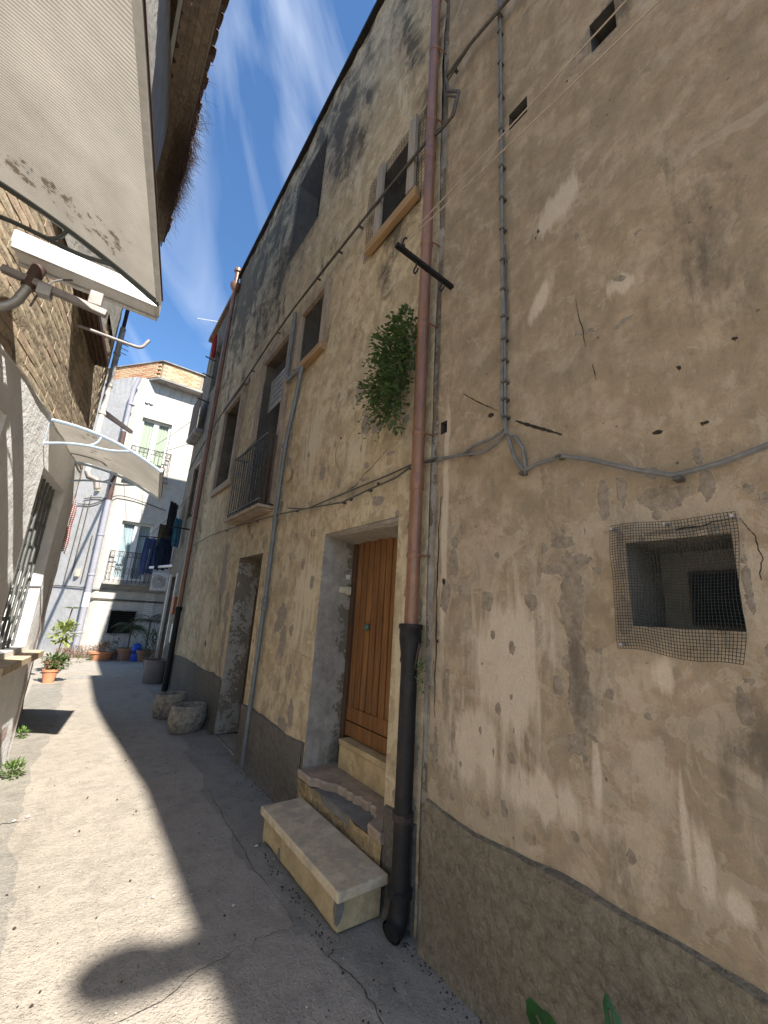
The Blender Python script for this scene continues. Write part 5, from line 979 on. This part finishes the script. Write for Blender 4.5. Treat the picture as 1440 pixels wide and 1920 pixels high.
for _ in range(26): a = random.uniform(0, 6.28); q = random.uniform(0.02, 0.10); m.tube([(1.47 + q*math.cos(a), 9.28 + q*math.sin(a), 0.38), (1.47 + q*2*math.cos(a), 9.28 + q*2*math.sin(a), 0.5 + random.uniform(0, .25))], 0.0035, 4)
m.build('dry_stalks', M['dry'], gp_)
def palm(parent, p, n, L, mat, z):
    m = MB(); p = Vector(p)
    for k in range(n):
        a = k*2.4 + random.uniform(-.3, .3); e = random.uniform(0.25, 0.9); q = []
        for i in range(8): t = i/7; q.append(p + Vector((math.cos(a)*L*t*0.8, math.sin(a)*L*t*0.8, z + L*(e*t - 0.75*t*t))))
        m.tube(q, 0.005, 4)
        for i in range(1, 8):
            for s in (-1, 1):
                for o in (0, 0.5):
                    b = q[i].lerp(q[i-1], o); leafblade(m, b, Vector((-math.sin(a)*s, math.cos(a)*s, -0.35)) + (q[i]-q[i-1])*4, (0, 0, 1), 0.20, 0.022)
    return m.build('fronds', mat, parent)
lowb = pot('flower_pot', (0.78, 12.9, 0), 0.22, 0.20, M['terracotta'], 'low terracotta bowl half in sun beside the end house', sx=1.2, sy=0.8)
m = MB(); bush(m, (0.80, 12.9, 0.30), (0.20, 0.14, 0.12), 120, 0.10, 0.035, (0, 0, 0.8)); m.build('foliage', M['dry'], lowb)
tub = pot('flower_pot', (1.30, 12.8, 0), 0.21, 0.30, M['terracotta_d'], 'dark terracotta tub in the shade under the small window')
palm(tub, (1.32, 12.8, 0.25), 9, 0.55, M['leaf_dark'], 0.55); MB().tube([(1.32, 12.8, 0.2), (1.30, 12.8, 0.85)], 0.02, 6).build('trunk', M['stem'], tub)
pm = pot('flower_pot', (1.66, 12.5, 0), 0.17, 0.28, M['terracotta_d'], 'dark pot with drooping palm next to the blue bag')
palm(pm, (1.68, 12.5, 0.25), 12, 0.75, M['leaf_dark'], 0.75); MB().tube([(1.68, 12.5, 0.2), (1.68, 12.5, 1.05)], 0.022, 6).build('trunk', M['stem'], pm)
p4 = pot('flower_pot', (1.62, 11.2, 0), 0.12, 0.20, M['terracotta_d'], 'small dark pot between the grey pot and the palm')
m = MB(); bush(m, (1.64, 11.2, 0.5), (0.25, 0.22, 0.32), 200, 0.12, 0.035); m.build('foliage', M['leaf_dark'], p4)
p5 = pot('flower_pot', (1.05, 13.0, 0), 0.10, 0.24, M['potgrey'], 'slim grey pot between the terracotta bowl and tub', rim=False)
m = MB(); bush(m, (1.05, 13.0, 0.36), (0.10, 0.1, 0.16), 60, 0.09, 0.03); m.build('foliage', M['leaf_dark'], p5)
bag = MB(); bag.lathe([(0.05, 0.18), (0.11, 0.22), (0.12, 0.32), (0.08, 0.40), (0.03, 0.42)], (1.50, 12.55, 0.02), 12, 1, 0.7, 0.12); bag.lathe([(0.10, 0.0), (0.12, 0.08), (0.11, 0.19)], (1.50, 12.55, 0.0), 12, 1, 0.7, 0.08)
tag(bag.build('plastic_bag', M['blue_plastic'], None, smooth=True), 'bright blue plastic bag among the shaded pots', 'bag')
tag(MB().box(0.17, 0.54, 10.05, 10.30, float(gz(.3, 10.2)) + 0.004, float(gz(.3, 10.2)) + 0.014).build('drain_cover', M['concrete_d'], None), 'rectangular grey drain cover in the alley floor', 'drain cover')
# weeds along the left foot
for i, (x, y, n, r, lab) in enumerate(((-0.15, 4.92, 150, 0.085, 'bright green weed tuft at the left edge of the alley'), (-0.20, 6.15, 60, 0.06, 'small green weed at the left wall by the canopy shadow'), (0.36, 12.5, 50, 0.10, 'green weeds at the foot of the lilac drainpipe'), (0.55, 12.7, 40, 0.09, 'low green leaves beside the terracotta bowl'))):
    m = MB(); bush(m, (x, y, r*0.7), (r, r, r*0.8), n, 0.045, 0.022, (0, 0, 0.7)); tag(m.build('weed', M['leaf_bright'] if i < 2 else M['leaf_mid'], None), lab, 'weed', 'weeds on the alley floor')
m = MB()
for _ in range(300):
    x, y = random.uniform(-0.15, 0.75), 13.55 + random.uniform(-.3, .1); m.tube([(x, y, 0), (x + random.uniform(-.12, .12), y + random.uniform(-.1, .1), random.uniform(0.05, 0.32))], 0.003, 3); leafblade(m, (x, y, random.uniform(0.05, .3)), rv3(), (0, 0, 1), 0.06, 0.03)
tag(m.build('dry_undergrowth', M['dry'], None), 'tangled dry undergrowth at the foot of the pale end house', None, None, 'stuff')

# ------------------------------------------------------------------ caper bush growing out of the yellow wall
cb = thing('caper_bush', (1.60, 2.15, 3.55), 'dense green caper bush hanging from the yellow wall beside the copper drainpipe', 'bush')
m = MB(); stems = MB()
clumps = [(2.10, 3.72, 0.16, 150), (2.26, 3.62, 0.17, 170), (2.02, 3.55, 0.12, 130), (2.18, 3.42, 0.19, 230), (2.38, 3.40, 0.14, 130), (2.32, 3.20, 0.15, 150), (2.12, 3.20, 0.13, 150), (2.25, 3.02, 0.12, 120), (2.46, 3.22, 0.09, 55), (2.12, 3.0, 0.09, 70), (2.20, 2.88, 0.09, 70), (2.16, 2.76, 0.05, 26), (2.55, 3.30, 0.06, 26), (2.52, 3.12, 0.05, 18), (2.02, 3.78, 0.07, 40), (2.17, 3.86, 0.05, 18), (1.97, 3.34, 0.07, 45), (2.36, 2.92, 0.06, 24), (2.30, 3.76, 0.06, 26)]
for y, z, r, n in clumps:
    y, z, r = 2.13 + (y - 2.22)*0.86, 2.76 + (z - 2.75)*0.75, r*0.84
    bush(m, (1.53 - random.uniform(0, .05), y, z), (0.11, r, r*1.0), int(n*1.15), 0.042, 0.026, (-0.5, 0, -0.25))
    stems.tube([(1.61, 2.08, 3.38), (1.52, (2.08 + y)/2, (3.42 + z)/2 + 0.03), (1.54, y, z)], [0.008, 0.005, 0.003], 5)
for _ in range(26):       # trailing shoots
    a0 = random.uniform(0, 6.28); y, z = 2.13 + 0.20*math.cos(a0), 3.18 + 0.34*math.sin(a0); L_ = random.uniform(0.10, 0.24)
    e = Vector((1.49 - random.uniform(0, .06), y + L_*math.cos(a0)*0.9, z + L_*math.sin(a0)*0.7 - L_*0.35)); q0 = Vector((1.53, y, z)); mid_ = q0.lerp(e, 0.5) + Vector((-.02, 0, 0.03))
    if e.y < 1.93: continue
    stems.tube([q0, mid_, e], [0.003, 0.0022, 0.0012], 4)
    for k in range(9): t_ = k/8; p_ = (q0.lerp(mid_, t_*2) if t_ < .5 else mid_.lerp(e, t_*2 - 1)); leafblade(m, p_, rv3() + Vector((-.3, 0, -.2)), (0, 0, 1), random.uniform(.022, .04), .02)
stems.tube([(1.62, 2.07, 3.36), (1.56, 2.10, 3.30), (1.53, 2.16, 3.1), (1.54, 2.18, 2.85)], [0.016, 0.012, 0.008, 0.004], 6)
m.build('foliage', M['leaf'], cb); stems.build('stems', M['stem'], cb)
m = MB(); bush(m, (1.56, 1.77, 1.22), (0.03, 0.035, 0.06), 70, 0.022, 0.014); bush(m, (1.56, 1.755, 1.16), (0.02, 0.02, 0.04), 24, 0.02, 0.012)
tag(m.build('weed', M['leaf_mid'], None), 'tiny green weed sprouting behind the black iron pipe', 'weed', 'weeds on the alley floor')
# broad-leaved plant poking in at the bottom edge
fp = thing('broad_leaf_plant', (1.33, 0.62, 0), 'broad dark green leaves rising at the bottom edge below the brown wall', 'plant')
def bigleaf(p, d, L, W, mat):
    m = MB(); p = Vector(p); d = Vector(d).normalized(); s = d.cross(Vector((0, 0, 1))).normalized(); u = s.cross(d); rim = []
    for k in range(25):
        a = math.pi*(k/12 - 1); rr = 0.5*(1 + 0.16*math.cos(3*a) + 0.07*math.sin(7*a)); x = 0.5 + rr*math.cos(a)*0.95; y = rr*math.sin(a)
        rim.append(p + d*L*x + s*W*y + u*(-0.25*L*(x-0.3)**2 + 0.12*abs(y)*W))
    c = p + d*L*0.45; m.add([c] + rim, [(0, i, i+1) for i in range(1, 25)]); m.build('leaf', mat, fp, smooth=True)
    MB().tube([(1.33, 0.62, 0), (Vector((1.33, 0.62, 0)) + p)/2 + Vector((0.03, 0, 0.05)), p, p + d*L*0.8 - u*0.004], 0.004, 5).build('stem', M['stem'], fp)
for p, d, L_, W_ in (((1.30, 0.84, 0.335), (-0.05, 0.45, 0.55), 0.13, 0.115), ((1.42, 0.74, 0.375), (0.15, 0.25, 0.75), 0.11, 0.055), ((1.38, 0.76, 0.34), (-0.05, 0.15, 0.8), 0.085, 0.05), ((1.25, 0.60, 0.30), (-0.5, 0.1, 0.3), 0.14, 0.12), ((1.38, 0.55, 0.33), (0.1, -0.5, 0.4), 0.14, 0.12), ((1.42, 0.64, 0.28), (0.3, -0.2, 0.5), 0.12, 0.10), ((1.28, 0.7, 0.24), (-0.5, 0.4, 0.2), 0.12, 0.1)): bigleaf(p, d, L_, W_, M['leaf_deep'])

# ------------------------------------------------------------------ canopies on the left wall
def canopy(loc, s0, s1, D, Nn, base, dep, zw, zf, arch, brk_mat, lab, dirtf, step=0.012, blt=0.21):
    """arched polycarbonate door canopy: sheet of fine flutes, edge profiles, two wall brackets"""
    t = thing('door_canopy', loc, lab, 'canopy', 'door canopies on the left wall')
    P = lambda s, v, o=0.0: base + D*s + Nn*(dep*v) + Vector((0, 0, zw + (zf - zw)*v + arch*4*v*(1-v)*0.5 + o))
    ns = int((s1 - s0)/step); nv = 22; m = MB()
    for i in range(ns + 1):
        for j in range(nv + 1): m.v.append(tuple(P(s0 + (s1-s0)*i/ns, j/nv, 0.0028 if i % 2 else 0)))
    m.f = [(i*(nv+1)+j, (i+1)*(nv+1)+j, (i+1)*(nv+1)+j+1, i*(nv+1)+j+1) for i in range(ns) for j in range(nv)]
    sh = m.build('sheet', M['poly'], t)
    at = sh.data.attributes.new('dirt', 'FLOAT', 'POINT'); at.data.foreach_set('value', np.array([dirtf(s0 + (s1-s0)*i/ns, j/nv) for i in range(ns+1) for j in range(nv+1)], 'f4'))
    MB().bar(P(s0 - .01, 1.0), P(s1 + .01, 1.0), 0.022, 0.030).build('front_profile', M['alu'], t); MB().bar(P(s0, 0.004), P(s1, 0.004), 0.022, 0.035).build('wall_profile', M['steel_dull'], t)
    MB().bar(P(s0 - .01, 1.0, 0.019), P(s1 + .01, 1.0, 0.019), 0.030, 0.008).build('front_cap', M['brown_metal'], t)
    for s in (s0, s1):
        b = MB().tube([P(s, v, -0.016) for v in np.linspace(0, 1, 14)], 0.013, 6); b = b.build('bracket', brk_mat, t, smooth=True)
        g = lambda v, drop: P(s, v, -drop); q = P(s, 0); 
        MB().tube([q + Nn*0.01, q + Nn*0.01 - Vector((0, 0, blt + 0.02))], 0.014, 6).build('upright', brk_mat, b, smooth=True)
        lo = q + Nn*0.012 - Vector((0, 0, blt)); mid = P(s, 0.36) - Vector((0, 0, blt*0.62)); e1 = P(s, 0.70, -0.02)
        MB().tube(smooth3([lo, lo.lerp(mid, 0.5) + Vector((0, 0, 0.012)), mid, mid.lerp(e1, 0.5) - Vector((0, 0, 0.02)), e1]), 0.010, 6).build('lower_arm', brk_mat, b, smooth=True)
        MB().tube(smooth3([mid, P(s, 0.42) - Vector((0, 0, blt*0.4)), P(s, 0.44, -0.02)]), 0.009, 6).build('strut', brk_mat, b, smooth=True)
    return t
canopy(Lp(-0.95, 0.03, 2.59), -1.48, -0.36, LD, LN, C1, 0.81, 2.80, 2.555, 0.13, M['bracket_blue'], 'small arched door canopy with pale blue brackets over the barred window', lambda s, v: 0.34*math.exp(-((v-0.35)/0.25)**2) + 0.08*float(fbm(s*5, v*5, 3, 3)))
A2 = R(10.5); D2 = Vector((math.sin(A2), math.cos(A2), 0)); N2 = Vector((math.cos(A2), -math.sin(A2), 0)); B2 = Lp(-2.98, 0.0, 0) + LN*0.02
canopy(B2 + Vector((0, 0, 3.2)), -2.6, 0.0, D2, N2, B2, 0.79, 3.40, 3.02, 0.06, M['bracket_dark'], 'large fluted door canopy with dark brackets filling the upper left corner', lambda s, v: 0.46*math.exp(-((s + 0.17)/0.13)**2)*(1 if v < 0.8 else .5) + 0.05, step=0.0065)

# ------------------------------------------------------------------ street lamp under the large canopy
la = thing('street_lamp', Lp(-2.45, 0.0, 2.95), 'long white street lamp head on a curved galvanised arm below the large canopy', 'street lamp')
hs = -2.74; zb = float(lbend(hs))
def LQ(s, dep, z): return Lp(s, dep - float(lbend(s)), z)     # depth from the unbent wall line
a, b = LQ(hs, 0.0, 3.245), LQ(hs + 0.02, 0.672, 3.205)
ax = (b - a)
MB().obox((a + b)/2, ax/2, LD*0.075, Vector((0, 0, 0.040))).build('lamp_head', M['white_paint'], la, bevel=0.008)
for q in (-0.062, 0.062): MB().obox((a + b)/2 - Vector((0, 0, 0.052)) + LD*q, ax*0.49, LD*0.012, Vector((0, 0, 0.014))).build('ribbed_edge', M['alu'], la, bevel=0.003)
MB().obox((a + b)/2 - Vector((0, 0, 0.047)), ax*0.47, LD*0.046, Vector((0, 0, 0.006))).build('diffuser', M['white_paint'], la)
s5 = hs - 0.05; MB().tube([LQ(s5, 0.11, 3.00), LQ(s5, 0.13, 3.13)], 0.032, 12).build('socket', M['brown_metal'], la, smooth=True)
MB().tube(smooth3([LQ(s5, -0.30, 2.84), LQ(s5, -0.05, 2.825), LQ(s5, 0.075, 2.86), LQ(s5, 0.11, 3.00)]), 0.022, 10).build('arm', M['steel'], la, smooth=True)
MB().tube(smooth3([LQ(s5, 0.14, 2.90), LQ(s5, 0.16, 3.01), LQ(s5 + .02, 0.20, 3.11), LQ(s5 + .04, 0.26, 3.15)]), 0.005, 6).build('wire', M['cable'], la, smooth=True)
bb = thing('steel_arm', Lp(-2.6, 0.0, 3.15), 'dull steel tube with clamp pointing out from the brick wall below the lamp', 'bracket')
MB().bar(LQ(-2.8, 0.0, 3.05), LQ(-2.8, 0.45, 2.985), 0.036, 0.036).build('tube', M['steel_dull'], bb, bevel=0.005)
MB().obox(LQ(-2.8, 0.18, 3.00), LN*0.03, LD*0.025, Vector((0, 0, 0.03))).build('clamp', M['steel'], bb, bevel=0.004)
MB().obox(LQ(-2.8, 0.39, 3.05), LN*0.03, LD*0.02, Vector((0, 0, 0.04))).build('junction_box', M['steel_dull'], bb, bevel=0.004)
lb = thing('hook_bracket', Lp(-1.4, 0.02, 3.66), 'flat steel L-shaped bracket reaching out over the alley against the sky', 'bracket')
MB().tube(smooth3([Lp(-1.4, -0.02, 3.665), Lp(-1.4, 0.40, 3.63), Lp(-1.4, 0.47, 3.632), Lp(-1.4, 0.50, 3.70), Lp(-1.4, 0.515, 3.73)], 3), 0.014, 8).build('bar', M['steel_dull'], lb, smooth=True)
# bead curtain at the far jamb
bc = thing('bead_curtain', (C1.x + 0.06, C1.y + 0.2, 2.3), 'strings of red and white beads hanging at the doorway beyond the barred window', 'bead curtain')
bm = MB().lathe([(0.002, -0.007), (0.008, 0), (0.002, 0.007)], (0, 0, 0), 6)
for k in range(7):
    m = MB()
    for j in range(27): m.add([(v[0] + C1.x + 0.022 + 0.003*k + 0.004*math.sin(j*.4), v[1] + C1.y + 0.10 + 0.09*k, v[2] + 2.52 - j*0.021) for v in bm.v], bm.f)
    m.build('bead_string', M['red_cloth'] if k % 3 == 0 else (M['white_dirty'] if k % 3 == 1 else M['brown_metal']), bc)

# ------------------------------------------------------------------ dry tuft on the left eave, antennas
tf = thing('dry_tuft', (0.05, 5.6, 8.0), 'brown dry grass tuft hanging off the tiled eave against the sky', 'dry plant')
m = MB()
for _ in range(2600):
    y = random.gauss(5.95, 0.50); x = random.uniform(-0.16, 0.09); z = EV + random.uniform(-0.05, 0.18); L_ = random.uniform(0.08, 0.27) * (1.35 if random.random() < .2 else 1)
    d = Vector((random.uniform(0.0, 0.9), random.uniform(-.6, .8), random.uniform(-.9, .35))).normalized(); q = Vector((x, y, z)); k = rv3()*0.03
    m.tube([q, q + d*L_*0.5 + k, q + d*L_ + k - Vector((0, 0, L_*0.25))], [0.0022, 0.0016, 0.0008], 3, False)
m.build('stalks', M['dry'], tf)
an = thing('tv_antenna', (-0.22, 7.9, 6.0), 'small tv antenna beyond the corner of the left-hand house', 'antenna', 'antennas')
MB().tube([(-0.26, 7.72, 5.5), (-0.20, 7.9, 5.62), (-0.20, 7.9, 6.0)], 0.008, 6).build('mast', M['steel_dull'], an); 
for i in range(4): MB().tube([(-0.21, 7.9, 5.66 + i*0.085), (-0.10 + 0.01*(i % 2), 7.9, 5.64 + i*0.085)], 0.006, 5).build('element', M['iron'], an)
an2 = thing('tv_antenna', (1.62, 10.3, 8.4), 'thin white antenna rod above the far dark house', 'antenna', 'antennas')
MB().tube([(1.62, 10.3, 8.4), (1.62, 10.3, 8.75)], 0.01, 6).build('mast', M['steel_dull'], an2); MB().tube([(1.62, 10.3, 8.72), (1.15, 10.5, 8.70)], 0.008, 6).build('rod', M['white_paint'], an2)
caster = thing('shadow_caster', (1.5, -6.0, 8.4), 'unseen oval disc added at the roof edge to cast a rounded shadow on the alley', 'shadow caster')
dd_ = MB().lathe([(0.02, -0.03), (0.6, -0.015), (0.93, 0.01), (1.0, 0.02)], (0, 0, 0), 28)  # made-up disc and arm behind the camera, shaped only for their shadow
du_ = Vector((1, 0, 0.0)); dn_ = SUN_TO; dv_ = dn_.cross(du_).normalized(); du_ = dv_.cross(dn_).normalized()
dd_.v = [tuple(Vector((1.30, -5.95, 8.50)) + du_*v[0]*0.19 + dv_*v[1]*0.125 + dn_*v[2]) for v in dd_.v]; dd_.build('caster_disc', M['white_dirty'], caster)
MB().tube([(1.30, -5.97, 8.47), (1.66, -5.97, 8.47)], 0.10, 14).build('caster_arm', M['steel_dull'], caster)

# ------------------------------------------------------------------ far details: cables, rods, laundry, boxes
def garment(name, lab, top, w, h, mat, ang=0.0, kind='rect', grp='laundry on the line'):
    m = MB(); nx, nz = 10, 14; c, s = math.cos(ang), math.sin(ang); T = Vector(top)
    def P(u, t):
        x = (u - 0.5)*w*(1 - 0.25*t if kind == 'shirt' else 1 + 0.06*math.sin(t*4)); dd = 0.025*math.sin(u*9 + t*3)*(0.3 + t) + 0.02*math.sin(u*17)
        return T + Vector((x*c - dd*s, x*s + dd*c, -h*t + 0.01*math.sin(u*12)))
    cols = [(0, 10)] if kind != 'trousers' else None
    if kind == 'trousers':
        for u0, u1, l in ((0.0, 0.47, 1.0), (0.53, 1.0, 0.97)):
            o = len(m.v); n = 5
            for i in range(n + 1):
                for j in range(nz + 1): m.v.append(tuple(P(u0 + (u1-u0)*i/n, l*j/nz)))
            m.f += [(o + i*(nz+1)+j, o + (i+1)*(nz+1)+j, o + (i+1)*(nz+1)+j+1, o + i*(nz+1)+j+1) for i in range(n) for j in range(nz)]
        o = len(m.v)
        for i in range(7):
            for j in range(4): m.v.append(tuple(P(i/6, 0.3*j/3) + Vector((0.004, 0.004, 0))))
        m.f += [(o + i*4+j, o + (i+1)*4+j, o + (i+1)*4+j+1, o + i*4+j+1) for i in range(6) for j in range(3)]
    else:
        for i in range(nx + 1):
            for j in range(nz + 1): m.v.append(tuple(P(i/nx, j/nz)))
        m.f = [(i*(nz+1)+j, (i+1)*(nz+1)+j, (i+1)*(nz+1)+j+1, i*(nz+1)+j+1) for i in range(nx) for j in range(nz)]
    o = m.build(name, mat, None, smooth=True)
    sd_ = o.modifiers.new('thick', 'SOLIDIFY'); sd_.thickness = 0.006
    return tag(o, lab, 'laundry', grp)
garment('jeans', 'light blue jeans hanging from a rod by the end house railing', (1.27, 11.9, 3.05), 0.30, 0.92, M['denim'], 0.25, 'trousers')
garment('towel', 'navy cloth hanging low beside the blue jeans', (1.52, 11.4, 3.1), 0.42, 0.80, M['navy'], 0.6)
garment('sweater', 'dark grey garment hanging highest on the laundry line', (1.42, 10.4, 3.75), 0.30, 0.80, M['dark_cloth'], 0.9, 'shirt')
garment('shirt', 'olive cloth hanging between the dark garment and the jeans', (1.42, 11.3, 3.35), 0.26, 0.55, M['olive'], 0.5, 'shirt')
garment('shirt', 'teal cloth hanging close to the far drainpipe', (1.50, 9.9, 3.30), 0.22, 0.62, M['teal'], 0.8, 'shirt')
garment('trousers', 'navy trousers hanging below the teal cloth', (1.42, 10.9, 2.95), 0.28, 0.75, M['navy'], 0.7, 'trousers')
garment('red_cloth', 'small red cloth hanging high at the corner of the dark house', (1.55, 9.75, 7.95), 0.10, 0.62, M['red_cloth'], 1.0)
for a, b, lab in (((1.63, 9.6, 3.86), (1.15, 12.2, 3.06), 'laundry cord sloping down from the dark house to the jeans'), ((1.62, 9.5, 3.40), (1.45, 12.3, 3.15), 'second laundry cord just below the first one'), ((1.63, 10.45, 6.1), (0.9, 13.7, 5.95), 'thin dark wire crossing to the upper french window'), ((1.62, 10.4, 5.35), (0.4, 13.7, 5.45), 'lower thin wire crossing below the upper french window')):
    A_, B_ = Vector(a), Vector(b); tag(MB().tube([A_.lerp(B_, i/10) - Vector((0, 0, 0.05*4*(i/10)*(1-i/10))) for i in range(11)], 0.006, 5).build('wire', M['cable_dark'], None), lab, 'wire', 'wires over the alley end')
for a, b, lab in (((1.0, 11.9, 3.07), (1.63, 11.6, 3.07), 'iron rod carrying the blue jeans'), ((1.10, 8.95, 2.95), (1.63, 8.95, 2.95), 'iron rod sticking out next to the far drainpipe')): tag(MB().tube([a, b], 0.014, 6).build('iron_rod', M['iron'], None), lab, 'rod', 'iron rods')
lampw = thing('strip_light', (1.45, 10.9, 2.2), 'white strip light fixed slanting above the dark doorway', 'lamp')
MB().bar((1.28, 11.2, 2.27), (1.62, 10.3, 2.30), 0.07, 0.05).build('housing', M['white_paint'], lampw, bevel=0.008); MB().bar((1.40, 10.88, 2.30), (1.66, 10.88, 2.42), 0.03, 0.02).build('stay', M['rust'], lampw)
ac = thing('air_conditioner', (1.90, 13.7, 1.80), 'cream air conditioner unit on the end house beside the railing', 'air conditioner')
MB().box(1.66, 2.06, 13.50, 13.84, 1.80, 2.32).build('casing', M['white_dirty'], ac, bevel=0.015)
for r_ in (0.17, 0.12, 0.07): MB().tube([(1.82 + r_*math.cos(k*math.pi/8), 13.492, 2.06 + r_*math.sin(k*math.pi/8)) for k in range(17)], 0.006, 5, False).build('fan_grille', M['zinc'], ac)
MB().box(1.70, 2.02, 13.52, 13.90, 1.76, 1.798).build('wall_bracket', M['concrete_d'], ac)
tag(MB().box(1.55, 1.632, 9.05, 9.27, 1.28, 1.62).build('letter_box', M['orange_box'], None, bevel=0.008), 'faded orange letter box on the dark house', 'letter box')
tag(MB().box(1.60, 1.632, 8.98, 9.16, 0.75, 1.10).build('meter_door', M['white_dirty'], None, bevel=0.006), 'white meter door low on the dark house below the letter box', 'meter door')
for (s_, z_, lab) in ((0.55, 4.62, 'small cream junction box high on the grey side of the end house'), (0.56, 2.14, 'small cream junction box low on the grey side of the end house')):
    p = DC + DD*s_ + DNN*0.04; tag(MB().obox((p.x, p.y, z_), DD*0.06, DNN*0.03, (0, 0, 0.10)).build('junction_box', M['ivory'], None, bevel=0.006), lab, 'junction box', 'junction boxes')
def dl(s, z, o=0.03): p = DC + DD*s + DNN*o; return (p.x, p.y, z)
cable('cable', [[dl(1.0, 4.30), dl(0.5, 4.35), dl(0.1, 4.25), (0.4, 13.8, 4.42), (0.9, 13.85, 4.38), (1.7, 13.85, 4.2)], [dl(1.2, 4.15), dl(0.6, 4.1), dl(0.15, 4.3)], [dl(0.75, 4.4), dl(0.78, 2.0)], [dl(0.35, 3.2), dl(0.36, 1.9)], [dl(0.95, 4.2), dl(1.0, 1.8)], [dl(1.6, 1.78), dl(0, 1.75)]], M['cable_dark'], 'tangle of dark cables crossing the pale end house', 0.013, grp='cables on the walls')
bx2 = thing('timber_arm', (-0.25, 8.0, 5.3), 'dark brown beam reaching from the left corner to the end house', 'beam'); MB().bar((-0.27, 9.0, 4.93), (0.36, 12.9, 6.05), 0.07, 0.09).build('beam', M['brown_metal'], bx2)

# ------------------------------------------------------------------ small litter
m = MB(); 
for _ in range(120):
    if random.random() < 0.6: x, y = 1.30 + random.gauss(0, .12), 1.35 + random.gauss(0, .22)
    else: x, y = random.uniform(0.0, 1.5), random.uniform(1.6, 5)
    if x > 1.54: continue
    r = random.uniform(0.003, 0.008); z = float(gz(x, y)) + 0.006; m.lathe([(r*0.6, 0), (r, r*0.5), (r*0.5, r*0.9)], (x, y, z), 5, 1, random.uniform(.5, 1), 0.2)
for _ in range(420):
    y = random.uniform(1.0, 4.6); x = 1.575 - abs(random.gauss(0, 0.035))
    if 1.92 < y < 3.0: x -= 0.30
    r = random.uniform(0.002, 0.006); m.lathe([(r*0.6, 0), (r, r*0.5), (r*0.5, r*0.9)], (x, y, float(gz(x, y)) + 0.005), 5, 1, random.uniform(.5, 1), 0.2)
tag(m.build('debris', M['debris'], None), 'dark dry berries and leaf bits scattered on the cement by the drainpipe', None, None, 'stuff')
m = MB()
for _ in range(150):
    x, y = random.uniform(-0.1, 1.5), random.uniform(1.5, 6) ; r = random.uniform(0.0025, 0.006); m.lathe([(r*0.6, 0), (r, r*0.5), (r*0.5, r*0.9)], (x, y, float(gz(x, y)) + 0.004), 5, 1, 0.8, 0.2)
for x, y, r in ((1.24, 2.93, 0.014), (0.95, 2.45, 0.010), (0.02, 4.05, 0.016), (-0.05, 4.02, 0.014), (0.62, 2.72, 0.010)): m.lathe([(r*0.6, 0), (r, r*0.5), (r*0.5, r*0.9)], (x, y, float(gz(x, y)) + 0.005), 7, 1, 0.7, 0.15)
tag(m.build('pebbles', M['pebble'], None), 'pale pebbles scattered over the alley floor', None, None, 'stuff')
